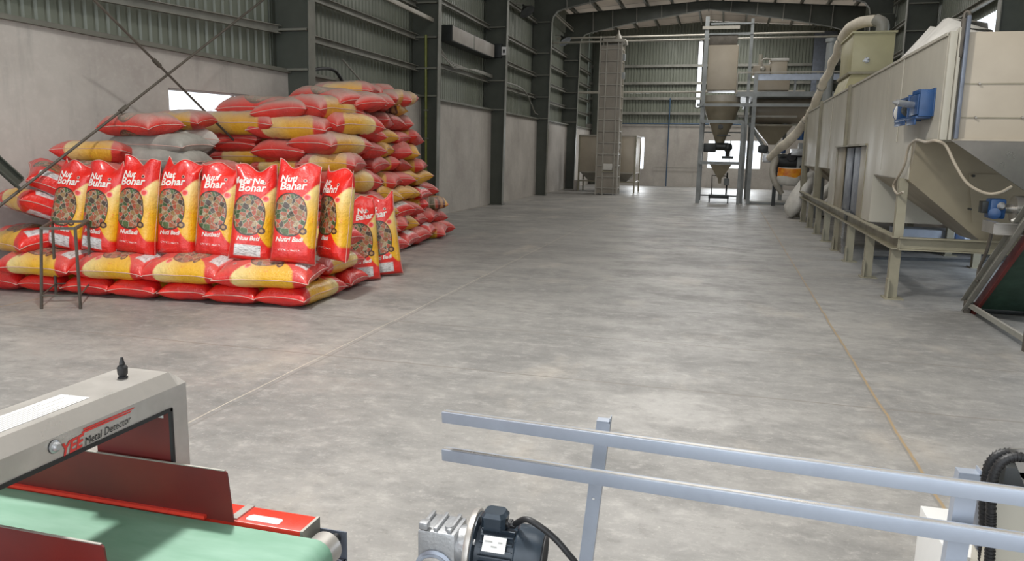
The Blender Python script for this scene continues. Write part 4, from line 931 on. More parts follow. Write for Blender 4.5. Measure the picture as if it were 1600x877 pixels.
# ------------------------------------------------------------------ inclined conveyor at the right edge
XI = 2.64
p0, p1 = P(1509, 478, 'X', XI), P(1598, 350, 'X', XI)
d_ = (p1 - p0).normalized(); p2 = p1 + d_ * .5; up_ = Vector((1, 0, 0)).cross(d_); up_ = up_ if up_.z > 0 else -up_
t = thing('inclined_conveyor', 'small rusty inclined conveyor with dark green belt at the right edge', 'conveyor', (XI + .3, p0.y, 0))
for x in (XI, XI + .62):
    m = MB(); o_ = Vector((x - XI, 0, 0)); m.channel(p0 + o_, p2 + o_, .05 if x == XI else -.05, .13, up_, .008); obj('side_rail', m, 'girt' if x == XI else 'rod', t)
m = MB(); m.beam(p0 + Vector((.31, 0, 0)) - up_ * .03, p2 + Vector((.31, 0, 0)) - up_ * .03, .52, .02, up_); obj('belt', m, 'beltdark', t)
m = MB(); m.beam(p0 + Vector((.06, 0, 0)) - up_ * .075, p2 + Vector((.06, 0, 0)) - up_ * .075, .03, .10, up_); obj('red_side_liner', m, 'red', t)
m = MB(); m.cyl(p0 + Vector((.02, 0, -.02)), p0 + Vector((.6, 0, -.02)), .05, seg=16); obj('tail_roller', m, 'dark', t)
f0, f1 = P(1515, 489, 'Z', 0), P(1597, 549, 'Z', 0)
for x in (XI, XI + .6):
    m = MB(); m.box((x - .03, f0.y - .03, 0), (x + .03, f0.y + .03, .14), .004); obj('front_foot', m, 'rod', t)
    zt2 = (p0 + d_ * ((f1.y - p0.y) / d_.y)).z
    m = MB(); m.box((x - .025, f1.y - .025, 0), (x + .025, f1.y + .025, zt2 - .02), .004); obj('rear_post', m, 'rod', t)
    m = MB(); m.beam((x, f0.y, .10), (x, f1.y, .10), .03, .05); obj('base_bar', m, 'girt', t)
m = MB(); m.beam((XI, f0.y, .10), (XI + .6, f0.y, .10), .03, .04); obj('cross_bar', m, 'rod', t)
m = MB(); m.tube([P(1549, 366, 'X', XI - .02), P(1541, 395, 'X', XI - .02), P(1530, 420, 'X', XI - .02), P(1527, 440, 'X', XI - .02)], .018, 8, 4); obj('strut', m, 'rod', t)
ta = P(1552, 357, 'Y', 8.1); t = thing('steel_bench_frame', 'dull steel bench frame above the inclined conveyor at the right edge', 'frame', (ta.x + .4, 8.1, 0))
m = MB(); m.channel((ta.x, 8.1, ta.z), (ta.x + .9, 8.1, ta.z), .05, .11, (0, 0, 1), .008); obj('top_rail', m, 'stainless', t)
m = MB(); m.beam((ta.x + .03, 8.1, ta.z), (ta.x + .03, 8.45, ta.z), .05, .11); obj('side_rail', m, 'stainless', t)
m = MB(); m.box((ta.x + .72, 8.08, 0), (ta.x + .77, 8.13, ta.z)); obj('leg', m, 'stainless', t)
mb = MB(); mb.tube([P(1580, 345, 'Y', 8.1), P(1590, 343, 'Y', 8.1), P(1605, 336, 'Y', 8.1)], [.012, .022, .03], 8, 5)
tag(obj('wadded_rag', mb, 'sackwhite'), 'pale wadded rag lying on the steel bench frame', 'rag')
# low machine beyond the dryer
t = thing('low_conveyor_bed', 'low grey conveyor bed with a blue end seen under the drying machine', 'conveyor', (4.2, 15.3, 0))
m = MB(); m.box((3.0, 15.0, .12), (4.55, 15.6, .42), .01); obj('bed', m, 'galv', t)
m = MB(); m.box((3.95, 14.97, .13), (4.1, 15.0, .40), .01); obj('blue_cover', m, 'blue', t)
for x in (3.1, 4.4): m = MB(); m.box((x, 15.05, 0), (x + .08, 15.5, .12)); obj('leg', m, 'dark', t)
mb = MB(); mb.beam((2.4, 13.8, .02), (4.9, 14.2, .02), .12, .04); tag(obj('floor_channel', mb, 'dark'), 'dark channel lying on the floor under the drying machine', 'channel')

# ================================================================== FAR END MACHINES
# caged elevator tower
tx0, tx1, ty0, ty1, tz = -5.02, -4.17, 31.0, 31.7, 5.92
t = thing('elevator_tower', 'tall slim elevator tower wrapped in dusty plastic sheet with ladder like bands', 'tower', ((tx0 + tx1) / 2, 31.35, 0))
m = MB(); m.box((tx0 + .03, ty0 + .03, .05), (tx1 - .03, ty1 - .03, tz - .1))
obj('wrapped_casing', m, 'tower', t)
for x in (tx0, tx1, tx0 + .26):
    for y in (ty0, ty1):
        if x == tx0 + .26 and y == ty1: continue
        m = MB(); m.box((x - .025, y - .02, 0), (x + .025, y + .02, tz + (.25 if x == tx0 else 0))); obj('corner_post', m, 'pipe', t)
for i in range(13):
    z = .25 + i * .45; m = MB()
    m.box((tx0, ty0 - .015, z), (tx1, ty0 + .01, z + .03)); m.box((tx1 - .01, ty0, z), (tx1 + .015, ty1, z + .03)); m.box((tx0 - .015, ty0, z), (tx0 + .01, ty1, z + .03)); obj('band', m, 'pipe', t)
m = MB(); m.box((tx1 - .16, ty0 - .03, .0), (tx1 - .12, ty0 - .0, tz)); obj('front_strip', m, 'pipe', t)
m = MB(); m.box((tx0 + .1, ty0 - .1, tz), (tx1 + .1, ty1, tz + .12), .02); m.lathe([(.16, 0), (.12, .12), (.05, .25), (.02, .38)], (tx1 - .2, 31.3, tz + .12)); m.tube([(tx1 - .1, 31.1, tz + .12), (tx1 + .12, 31.0, tz + .05), (tx1 + .18, 31, tz - .12)], .05, 8, 5); obj('head', m, 'pipe', t)
for z in (5.5, 4.8): m = MB(); m.box((tx1 + .0, ty0 + .1, z - .25), (tx1 + .12, ty0 + .3, z), .02); obj('side_latch', m, 'frame_grey', t)
m = MB(); m.box((tx0 + .28, ty0 - .05, .98), (tx1 - .2, ty0 + .02, 1.24), .03); obj('inspection_cover', m, 'sackwhite', t)
m = MB(); m.box((tx0 + .25, ty0 - .04, .90), (tx1 - .15, ty0 + .02, .95)); obj('ledge', m, 'beige_dark', t)
def tank(x0, x1, y0, y1, z0, z1, label):
    t = thing('storage_tank', label, 'tank', ((x0 + x1) / 2, (y0 + y1) / 2, 0), 'beige tanks behind the elevator tower')
    m = MB(); m.box((x0, y0, z0), (x1, y1, z1), .01); obj('body', m, 'beige_front', t)
    m = MB(); m.loft(rect(x0 + .03, x1 - .03, y0 + .03, y1 - .03, z0), rect((x0 + x1) / 2 - .1, (x0 + x1) / 2 + .1, (y0 + y1) / 2 - .1, (y0 + y1) / 2 + .1, z0 - .42)); obj('hopper', m, 'pipe', t)
    for z in (z0, z1): m = MB(); m.box((x0 - .02, y0 - .02, z - .03), (x1 + .02, y1 + .02, z + .02)); obj('rim', m, 'pipe', t)
    for x in (x0, x1):
        for y in (y0, y1): m = MB(); m.box((x - .035, y - .035, 0), (x + .035, y + .035, z1)); obj('leg', m, 'beige_dark', t)
    m = MB(); m.beam((x0, y0, .45), (x1, y0, .45), .04, .05); m.beam((x1, y0, .45), (x1, y1, .45), .04, .05); m.beam((x0, y0, .45), (x0, y1, .45), .04, .05); obj('cross_brace', m, 'beige_dark', t)
tank(-6.15, -5.15, 33.3, 34.5, .84, 2.40, 'beige tank on legs left of the elevator tower')
tank(-4.75, -3.68, 32.8, 34.6, .84, 2.38, 'beige tank on legs right of the elevator tower beside the narrow window')
mb = MB(); mb.box((-6.42, 33.6, 0), (-6.2, 34.0, .45), .02); tag(obj('concrete_plinth', mb, 'wall'), 'small pale concrete plinth by the last left column', 'plinth')
mb = MB(); mb.cyl((-6.95, 29.7, .0), (-7.0, 29.45, .45), .02, seg=8); mb.cyl((-6.93, 29.9, .012), (-6.8, 29.95, .012), .012, seg=8); tag(obj('leaning_stick', mb, 'rod'), 'short stick leaning at the foot of the left wall before the last column', 'stick')

# hopper stand, deck and cleaner
Y0, Y1 = 27.5, 29.4
ax = P(1089, 319, 'Y', Y0).x; bx = P(1152, 322, 'Y', 27.3).x; cx = P(1168, 317, 'Y', 27.9).x
def zz(y, Y, x=1130): return P(x, y, 'Y', Y).z
t = thing('hopper_stand', 'tall grey steel stand holding stacked hoppers in front of the wide end window', 'stand', ((ax + bx) / 2, 28.2, 0))
def post(x, y, z1, w=.10, name='post', mat='frame_grey', z0=0): m = MB(); m.channel((x, y, z0), (x, y, z1), w * .8, w, (1, 0, 0), .012); return obj(name, m, mat, t)
post(ax, Y0, zz(25, Y0), .13, 'mast'); post(ax + 1.46, Y0 + .5, zz(30, Y0 + .5), .10, 'mast')
post(bx, 27.3, zz(190, 27.3)); post(ax, Y1, zz(163, Y1)); post(bx + .1, Y1, zz(163, Y1))
def bar(x0, x1, z, y, w=.10, mat='frame_grey'): m = MB(); m.beam((x0, y, z), (x1, y, z), .06, w); return obj('cross_beam', m, mat, t)
bar(ax - .2, cx + 2.6, zz(164, Y0), Y0); bar(ax, bx, zz(190, 27.4), 27.4); bar(ax, bx, zz(255, 27.4), 27.4); bar(ax, bx, zz(306, Y1), Y1, .05); bar(ax, bx + .1, zz(207, Y1), Y1, .05)
for z in (zz(190, 27.4), zz(255, 27.4), zz(164, Y0)):
    for x in (ax, bx): m = MB(); m.beam((x, 27.4, z), (x, Y1, z), .05, .08); obj('side_beam', m, 'frame_grey', t)
bar(ax - .15, ax + 1.05, zz(43, Y0), Y0, .10, 'pipe'); bar(ax + .1, ax + 1.5, zz(33, Y0), Y0 + .5, .05); bar(ax - .1, ax + 1.5, zz(53, Y0 + .5), Y0 + .5, .06)
m = MB(); m.box((P(1106, 100, 'Y', 27.9).x, 27.9, zz(141, 27.9)), (P(1153, 100, 'Y', 27.9).x, 29.2, zz(70, 27.9)), .04); obj('upper_bin', m, 'beige_front', t)
m = MB(); m.box((P(1106, 60, 'Y', 28).x + .05, 28.0, zz(70, 28)), (P(1153, 60, 'Y', 28).x, 29.0, zz(54, 28)), .02); obj('screen_top', m, 'rod', t)
cxm = (P(1100, 180, 'Y', 28.3).x + P(1151, 180, 'Y', 28.3).x) / 2 + .04
m = MB(); m.lathe([(.30, zz(232, 28.3)), (.13, zz(231, 28.3)), (.16, zz(222, 28.3)), (.24, zz(211, 28.3)), (.48, zz(185, 28.3)), (.60, zz(166, 28.3)), (.62, zz(160, 28.3))][1:], (cxm, 28.3, 0), seg=28); hop = obj('round_hopper', m, 'hopper', t)
m = MB(); m.lathe([(.07, 0), (.085, .02), (.085, .06)], (cxm, 27.9, zz(199, 28)), (0, -1, .3), 14); obj('sight_port', m, 'dark', hop)
m = MB(); m.lathe([(.60, zz(160, 28.3)), (.60, zz(150, 28.3)), (.4, zz(149, 28.3))], (cxm, 28.3, 0), seg=28); obj('hopper_rim', m, 'pipe', t)
m = MB(); m.beam((cxm - .1, 28.0, zz(212, 28.2)), (cxm + .35, 28.0, zz(212, 28.2)), .3, .03); obj('slide_gate', m, 'dark', t)
m = MB(); m.box((P(1099, 230, 'Y', 28).x, 27.95, zz(238, 28)), (P(1119, 230, 'Y', 28).x, 28.4, zz(224, 28)), .05); m.cyl((P(1119, 230, 'Y', 28).x - .05, 28.15, zz(229, 28)), (P(1138, 230, 'Y', 28).x, 28.15, zz(229, 28)), .13, seg=18); obj('feeder_drive', m, 'dark', t)
fx = P(1137, 232, 'Y', 28.1).x; m = MB(); m.lathe([(.10, 0), (.15, -.06), (.16, -.18), (.07, -.30), (.06, -.48)], (fx, 28.15, zz(224, 28.1)), seg=16); m.box((fx - .18, 28.0, zz(248, 28.1)), (fx + .2, 28.3, zz(244, 28.1)), .01); obj('valve_body', m, 'dark', t)
m = MB(); a_, b_ = P(1109, 257, 'Y', 27.8), P(1143, 257, 'Y', 27.8); xm = (a_.x + b_.x) / 2
m.loft(rect(a_.x, b_.x, 27.7, 28.5, a_.z), rect(xm - .09, xm + .09, 28.0, 28.2, zz(278, 28))); m.cyl((xm, 28.1, zz(278, 28)), (xm, 28.1, zz(287, 28)), .07, .05, 14); obj('lower_funnel', m, 'hopper', t)
t = thing('platform_scale', 'low dark platform scale under the lower funnel', 'scale', (xm, 28.3, 0))
sx0, sx1 = P(1107, 305, 'Y', 28).x, P(1139, 305, 'Y', 28).x
m = MB(); m.box((sx0, 27.9, .16), (sx1, 28.6, .28), .01); obj('platform', m, 'dark', t)
for x in (sx0 + .03, sx1 - .03):
    for y in (27.95, 28.55): m = MB(); m.box((x - .02, y - .02, 0), (x + .02, y + .02, .16)); obj('leg', m, 'dark', t)
m = MB(); m.cyl((sx1 - .1, 28.5, .28), (sx1 - .1, 28.5, 1.05), .03, seg=10); obj('column', m, 'dark', t)
m = MB(); m.tube([(sx0 + .1, 28.2, .28), (sx0 + .08, 28.2, .95), (sx0 + .6, 28.2, .93)], .02, 8, 1); obj('clamp_frame', m, 'dark', t)
m = MB(); m.box((sx1 - .2, 28.4, .6), (sx1 - .02, 28.55, .85), .02); obj('readout', m, 'frame_grey', t)
# deck
t = thing('steel_platform', 'raised grey steel platform with railing carrying a beige machine', 'platform', (cx + 1.2, 29.5, 0))
def z9(y, Y, x=1200): return P(x, y, 'Y', Y).z
px_ = [cx, P(1222, 250, 'Y', 29.5).x, P(1290, 250, 'Y', 29.5).x]
for x, y, top in ((cx, 27.9, z9(115, 27.9)), (cx, 31.2, z9(146, 31.2)), (px_[1], 29.2, z9(147, 29.2)), (px_[2] + .2, 28, z9(115, 28)), (px_[2], 31.2, z9(146, 31.2))):
    m = MB(); m.channel((x, y, 0), (x, y, top), .1, .13, (1, 0, 0), .014); obj('post', m, 'frame_grey', t)
dz = z9(147, 28.0)
m = MB(); m.box((P(1150, 147, 'Y', 28).x, 27.9, dz - .09), (px_[2] + .5, 31.3, dz + .07)); obj('deck', m, 'frame_grey', t)
m = MB(); m.beam((cx, 27.95, z9(121, 28)), (px_[2] + .5, 27.95, z9(121, 28)), .08, .20); obj('edge_beam', m, 'galv', t)
m = MB(); m.beam((cx - .6, 27.9, z9(113.5, 28)), (px_[2] + .5, 27.9, z9(113.5, 28)), .05, .05); m.tube([(cx - .5, 27.9, z9(113.5, 28)), (cx - .6, 27.9, z9(116, 28)), (cx - .6, 27.9, dz)], .025, 8, 2); obj('hand_rail', m, 'pipe', t)
m = MB(); m.beam((cx, 28, z9(164, 28)), (px_[2] + .4, 28, z9(164, 28)), .06, .10); m.beam((cx - .5, 28.3, z9(182, 28.3)), (px_[1] + .3, 28.3, z9(182, 28.3)), .05, .07); obj('lower_beam', m, 'pipe', t)
for x in (px_[1] + .1, px_[1] + .8): m = MB(); m.box((x, 27.98, dz + .05), (x + .07, 28.05, z9(112, 28))); obj('railing_post', m, 'frame_grey', t)
# beige machine on the deck
t = thing('deck_machine', 'dusty beige machine with a hooded box and stack pipe on the raised platform', 'machine', (P(1205, 120, 'Y', 29.4).x, 29.6, dz + .07))
q = lambda x, y: P(x, y, 'Y', 29.3)
def qb(x0, y0, x1, y1, Ya=29.3, Yb=30.2, bev=.03): a, b = P(x0, y1, 'Y', Ya), P(x1, y0, 'Y', Ya); m = MB(); m.box((a.x, Ya, a.z), (b.x, Yb, b.z), bev); return m
obj('lower_casing', qb(1182, 118, 1235, 141), 'beige_front', t); obj('hooded_box', qb(1204, 94, 1231, 118), 'beige_front', t)
m = MB(); a = q(1203, 94); b = q(1233, 94); m.box((a.x, 29.25, a.z - .03), (b.x, 30.25, a.z + .06), .03); obj('hood', m, 'sackwhite', t)
obj('side_box', qb(1176, 102, 1204, 118), 'beige_front', t)
m = MB(); a = q(1187, 118); m.cyl((a.x, 29.5, a.z), (a.x, 29.5, q(1187, 84).z), .065, seg=14); obj('stack_pipe', m, 'beige', t)
m = MB(); m.tube([P(1191, 110, 'Y', 29.2), P(1191, 95, 'Y', 29.2), P(1197, 92, 'Y', 29.2), P(1205, 93, 'Y', 29.2)], .03, 8, 5); m.lathe([(.04, 0), (.1, .03), (.05, .12)], P(1192, 108, 'Y', 29.2), (0, -1, 0)); obj('elbow', m, 'pipe', t)
# cleaner below
t = thing('grain_cleaner', 'dusty grain cleaner with a big funnel and dark drums under the raised platform', 'machine', (P(1230, 250, 'Y', 27).x, 28.5, 0))
Yk = 28.6
a, b = P(1180, 190, 'Y', Yk), P(1282, 157, 'Y', Yk); m = MB(); m.cyl((a.x, 29.3, (a.z + b.z) / 2 + .05), (b.x, 29.3, (a.z + b.z) / 2 + .05), .47, seg=28); obj('drum_casing', m, 'beige_front', t)
a, b = P(1178, 197, 'Y', Yk), P(1238, 197, 'Y', Yk); c0 = P(1207, 226, 'Y', Yk)
m = MB(); m.loft(rect(a.x, b.x, Yk, Yk + 1.2, a.z), rect(c0.x - .12, c0.x + .12, Yk + .4, Yk + .7, c0.z)); m.box((a.x, Yk, a.z), (b.x, Yk + 1.2, a.z + .06)); obj('funnel', m, 'hopper', t)
m = MB(); m.beam(P(1170, 192, 'Y', 28.3), P(1200, 240, 'Y', 28.0), .07, .10); obj('spout', m, 'frame_grey', t)
Yc2 = 26.5
def cb(x0, y0, x1, y1, Ya, Yb, bev=.03): a, b = P(x0, y1, 'Y', Ya), P(x1, y0, 'Y', Ya); m = MB(); m.box((a.x, Ya, a.z), (b.x, Yb, b.z), bev); return m
obj('drive_motor', cb(1184, 227, 1201, 239, Yc2, Yc2 + .35, .07), 'dark', t)
a, b = P(1214, 256, 'Y', Yc2), P(1258, 256, 'Y', Yc2); m = MB(); m.cyl((a.x, Yc2 + .3, a.z + .05), (b.x, Yc2 + .3, a.z + .05), .26, seg=24); m.box((a.x, Yc2 + .05, a.z - .28), (b.x, Yc2 + .6, a.z - .1), .02); obj('lower_drum', m, 'dark', t)
for px, py, r in ((1237, 245, .14), (1249, 240, .13), (1256, 265, .17)):
    p = P(px, py, 'Y', Yc2 - .1); m = MB(); m.cyl(p, p + Vector((0, .1, 0)), r, seg=20); m.cyl(p + Vector((0, -.03, 0)), p, .04, seg=10); obj('pulley', m, 'rubber', t)
for px, py in ((1222, 233), (1252, 213)):
    p = P(px, py, 'Y', Yc2); m = MB(); m.cyl(p + Vector((0, 0, -.12)), p + Vector((0, 0, .12)), .12, seg=16); m.cyl(p + Vector((0, 0, .12)), p + Vector((0, 0, .18)), .09, seg=16); obj('blue_motor', m, 'blue', t)
m = MB(); a = P(1252, 222, 'Y', Yc2); m.box((a.x - .08, Yc2 - .05, 0), (a.x + .08, Yc2 + .1, a.z - .03), .02); obj('standard', m, 'frame_grey', t)
m = MB(); m.tube([P(1206, 240, 'Y', 26.2), P(1211, 250, 'Y', 26.2), P(1207, 268, 'Y', 26.1), P(1211, 285, 'Y', 26.0), P(1222, 303, 'Y', 26.0)], [.10, .12, .10, .10, .08], 12, 6); obj('curved_chute', m, 'pipe', t)
obj('pan', cb(1192, 240, 1207, 254, Yc2, Yc2 + .4, .04), 'castalu', t); obj('side_tray', cb(1236, 233, 1255, 243, Yc2 - .2, Yc2 + .2, .01), 'castalu', t)
m = MB(); a = P(1172, 303, 'Y', 28.2); m.box((a.x, 28.0, .0), (a.x + 1.4, 29.6, .09), .01); obj('base_skid', m, 'frame_grey', t)
m = MB(); m.box((P(1215, 200, 'Y', 27).x, 27.4, 0), (P(1221, 200, 'Y', 27).x, 27.55, zz(266, 27))); obj('rear_leg', m, 'dark', t)
# bag hung at the outlet and white sacks on the floor
def soft(name, prof, c, ax, mat, label, cat, flat=.6, seed=1, group=None, lean=(0, 0, 1), parent=None):
    m = MB(); m.lathe(prof, (0, 0, 0), (0, 0, 1), 22); q_ = Vector(lean).normalized().to_track_quat('Z', 'Y').to_matrix()
    for v in m.bm.verts:
        v.co.y *= flat; v.co += Vector((mnoise(v.co * 4 + Vector((seed, 0, 0))), mnoise(v.co * 4 + Vector((0, seed, 3))), mnoise(v.co * 3 + Vector((1, 4, seed))))) * .06
        v.co = q_ @ v.co
    lo = min(v.co.z for v in m.bm.verts)
    for v in m.bm.verts: v.co += Vector(c); v.co.z -= lo
    o = obj(name, m, mat, parent, angle=80); 
    return tag(o, label, cat, group) if not parent else o
SP = [(.05, 0), (.22, .02), (.30, .12), (.33, .35), (.30, .6), (.20, .78), (.10, .86), (.13, .93), (.03, .95)]
def hang(prof, grow):
    m = MB(); c = P(1232, 290, 'Y', 25.6); m.lathe([(r + grow, h) for r, h in prof], (0, 0, 0), (0, 0, 1), 26)
    for v in m.bm.verts:
        n = Vector((mnoise(Vector((v.co.x, v.co.y, v.co.z)) * 3.5 + Vector((2, 0, 0))), 0, mnoise(Vector((v.co.x, v.co.y, v.co.z)) * 3 + Vector((0, 7, 0))))) * .05
        v.co.y *= .55; v.co += n + c
    return m
HP = [(.05, 0), (.24, .02), (.32, .10), (.355, .22), (.36, .34), (.35, .46), (.33, .54)]
o = obj('hanging_sack', hang(HP, 0), 'sackwhite', angle=80); tag(o, 'white sack with a yellow printed upper part held under the cleaner outlet', 'sack')
M['yellowprint'] = paint('yellow orange printed film', (.80, .36, .02), .4, 0, .5, 5, c2=(.55, .10, .01))
obj('printed_top', hang([(.340, .20), (.352, .30), (.358, .38), (.345, .53)], .008), 'yellowprint', o)
for px, py, Y, ln, sc_, w, seed in ((1226, 328, 22.2, (.5, 0, 1), 1.55, 'standing propped nearest the aisle', 3), (1262, 322, 22.9, (.7, .1, 1), 1.1, 'slumped behind the propped one', 5), (1250, 318, 24.0, (.5, 0, 1), 1.1, 'farthest back of the three', 8)):
    p = P(px, py, 'Z', 0); soft('white_sack', [(r * sc_ * .72, h * sc_) for r, h in SP], (p.x - .15, Y, 0), 0, 'sackwhite', 'plain white filled sack on the floor by the dryer end, ' + w, 'sack', .62, seed, 'white sacks on the floor by the dryer end', ln)
# ================================================================== FOREGROUND: BELT, METAL DETECTOR
BZ, BY0, BY1, BXE = .80, 1.03, 1.405, -.80
t = thing('belt_conveyor', 'green belt conveyor with dark red side guards in the near left corner', 'conveyor', (-1.6, 1.22, 0))
m = MB(); R_ = .042; n_ = 10; prof = [(-3.2, BZ), (BXE - 0.02, BZ)] + [(BXE - .02 + R_ * math.sin(a * PI / n_), BZ - R_ + R_ * math.cos(a * PI / n_)) for a in range(1, n_ + 1)] + [(-3.2, BZ - 2 * R_)]
m.plate([(x, BY0, z) for x, z in prof], (0, BY1 - BY0, 0)); obj('belt', m, 'belt', t, angle=25)
m = MB(); m.cyl((BXE - .018, BY0 - .02, BZ - R_), (BXE - .018, BY1 + .045, BZ - R_), R_ - .004, seg=28); obj('end_roller', m, 'brushed', t)
m = MB(); m.cyl((BXE - .018, BY1 + .045, BZ - R_), (BXE - .018, BY1 + .09, BZ - R_), .012, seg=14); obj('roller_shaft', m, 'rubber', t)
def guard(y, x1, z1, lean=0):
    m = MB(); m.plate([(-3.0, y, BZ + .004), (x1, y, BZ + .004), (x1 - .012, y + lean, z1 - .004), (x1 - .017, y + lean, z1), (-3.0, y + lean, z1)], (0, .004, 0)); g = obj('side_guard', m, 'red', t)
    m = MB(); m.plate([(-3.0, y - .010, BZ + .006), (x1 - .07, y - .010, BZ + .006), (x1 - .07, y - .0005, BZ + .006), (-3.0, y - .0005, BZ + .006)], (0, 0, .008)); obj('bottom_lip', m, 'redbright', g)
    m = MB(); m.beam((-3.0, y + lean + .002, z1 + .001), (x1 - .018, y + lean + .002, z1 + .001), .005, .002); obj('worn_edge', m, 'girt', g)
guard(1.41, -1.03, .925); guard(1.072, -1.052, .918)
m = MB(); m.box((-3.0, 1.425, BZ - .07), (-.865, 1.50, BZ), .003); fr_ = obj('side_frame', m, 'redbright', t)
m = MB(); m.box((-.869, 1.424, BZ - .05), (-.862, 1.501, BZ + .001)); obj('end_cap', m, 'girt', fr_)
m = MB(); m.plate([(-1.015, 1.437, BZ + .0006), (-.935, 1.437, BZ + .0006), (-.932, 1.442, BZ + .0006), (-.932, 1.456, BZ + .0006), (-.938, 1.463, BZ + .0006), (-1.012, 1.463, BZ + .0006), (-1.02, 1.456, BZ + .0006), (-1.02, 1.443, BZ + .0006)], (0, 0, .0008)); obj('paper_sticker', m, 'white', fr_)
m = MB(); m.box((-1.055, 1.43, BZ + .0), (-1.035, 1.50, BZ + .004)); obj('shim', m, 'brushed', fr_)
m = MB(); m.box((-3.0, .96, BZ - .07), (-.865, BY0 - .008, BZ - .01), .003); obj('side_frame', m, 'redbright', t)
# take-up bracket with its square hole
bx0, bx1, bz0, bz1, yb = -.870, -.795, .66, .772, 1.50
hx0, hx1, hz0, hz1 = -.842, -.812, .722, .748
m = MB()
for a0, a1, c0, c1 in ((bx0, hx0, bz0, bz1), (hx1, bx1, bz0, bz1), (hx0, hx1, bz0, hz0), (hx0, hx1, hz1, bz1)): m.box((a0, yb, c0), (a1, yb + .004, c1))
m.box((bx0, 1.42, .70), (bx1, yb, .705)); m.box((bx1 - .004, 1.42, .66), (bx1, yb, .705)); obj('take_up_bracket', m, 'galv_dark', t)
for x in (-2.6, -1.0):
    for y in (1.0, 1.46): m = MB(); m.box((x - .02, y - .02, 0), (x + .02, y + .02, BZ - .07)); obj('leg', m, 'galv', t)
# detector arch
t = thing('metal_detector', 'stainless metal detector arch straddling the green belt with a paper label on top', 'metal detector', (-1.28, 1.2, 0))
XF, XB, ZT, ZI, YO, YI = -1.20, -1.352, 1.127, 1.051, 1.487, 1.434
ch = .028
m = MB()
def ring(y, ins=0): return [(XF, y, ZI), (XF, y, ZT - .030), (XF - .024, y, ZT), (XB, y, ZT), (XB, y, ZI)]
m.loft(ring(.80), ring(YO - ch)); m.loft(ring(YO - ch), [(XF, YO, ZI), (XF, YO, ZT - .030), (XF - .018, YO - ch * .4, ZT - .012), (XB, YO - ch * .4, ZT - .012), (XB, YO, ZI)])
hd = obj('top_beam', m, 'brushed', t, angle=20)
m = MB(); m.box((XB, YI, .45), (XF, YO, ZI)); obj('far_side', m, 'brushed', t)
m = MB(); m.box((XB, .80, .45), (XF, .90, ZI)); obj('near_side', m, 'brushed', t)
m = MB(); m.box((XB - .06, YI - .006, BZ - .05), (XF - .004, YI - .001, ZI - .004)); ln_ = obj('red_inner_lining', m, 'red', t)
m = MB(); m.box((XF - .004, .9, ZI - .007), (XF + .003, YI, ZI + .001)); m.box((XF - .004, YI - .007, BZ - .03), (XF + .003, YI + .001, ZI)); obj('black_gasket', m, 'rubber', t)
m = MB(); m.box((XB + .01, .80, .30), (XF - .01, YO, .45), .004); obj('lower_housing', m, 'brushed', t)
for y in (.86, 1.45): m = MB(); m.box((-1.30, y - .02, 0), (-1.26, y + .02, .30)); obj('leg', m, 'galv', t)
def face_text(name, s, p0, p1, size, mat, shear=.25, bold=0.0):
    """letters on the detector face between two points along Y"""
    p0, p1 = Vector(p0), Vector(p1); me = text_mesh(s, 1.0, shear, bold); xs = [v.co.x for v in me.vertices]; ys = [v.co.y for v in me.vertices]; w = max(xs) - min(xs); k_ = (p1 - p0).length / w; hh = max(ys) - min(ys)
    ex = (p1 - p0).normalized(); ey = Vector((0, 0, 1)); c = (p0 + p1) / 2; mx, my = (max(xs) + min(xs)) / 2, (max(ys) + min(ys)) / 2
    for v in me.vertices: v.co = c + ex * ((v.co.x - mx) * k_) + ey * ((v.co.y - my) * size / hh) + Vector((.0012, 0, 0))
    return link(name, me, M[mat], hd)
face_text('black_words', 'Metal Detector', (XF, 1.183, 1.062), (XF, 1.308, 1.0685), .016, 'ink', .2, 0)
face_text('red_logo', 'YEE', (XF, 1.128, 1.064), (XF, 1.182, 1.068), .026, 'redink', .3, .03)
m = MB()
for i, (y0, y1, z) in enumerate(((1.178, 1.305, 1.0830), (1.182, 1.315, 1.0880))): m.plate([(XF + .001, y0, z - .002), (XF + .001, y1, z - .001), (XF + .001, y1 + .006, z + .0012), (XF + .001, y0, z + .002)], (.0006, 0, 0))
obj('red_logo_strokes', m, 'redink', hd)
m = MB(); m.lathe([(.0125, 0), (.0125, .003), (.009, .004), (.009, .009), (.006, .012)], P(84, 698, 'X', XF), (1, 0, 0), 24); pb = obj('push_button', m, 'castalu', hd)
m = MB(); m.lathe([(.0135, 0), (.0135, .0015)], P(84, 698, 'X', XF), (1, 0, 0), 24); obj('button_rim', m, 'rubber', pb)
m = MB(); c = P(256, 652, 'X', XF - .01); m.plate([(XF - .06, YI - .0075, c.z - .008), (XF - .012, YI - .0075, c.z - .008), (XF - .012, YI - .0075, c.z + .006), (XF - .03, YI - .0075, c.z + .008), (XF - .045, YI - .0075, c.z + .006)], (0, .0008, 0)); m2 = m; m2.bm.free()
m = MB(); m.box((XF - .034, YI - .0075, c.z - .006), (XF - .018, YI - .0065, c.z + .006)); obj('white_sticker', m, 'white', ln_)
m = MB(); q4 = [P(x, y, 'Z', ZT + .0006) for x, y in ((-30, 668), (18, 670), (140, 622), (95, 617), (-30, 657))]
q4 = [P(18, 670, 'Z', ZT + .0006), P(140, 622, 'Z', ZT + .0006), P(95, 617, 'Z', ZT + .0006), P(-40, 660, 'Z', ZT + .0006), P(-70, 690, 'Z', ZT + .0006)]
q4 = [(-1.243, .97, ZT + .0005), (-1.247, 1.251, ZT + .0005), (-1.318, 1.249, ZT + .0005), (-1.318, .97, ZT + .0005)]
m.plate(q4, (0, 0, .0006)); lb = obj('paper_label', m, 'white', hd)
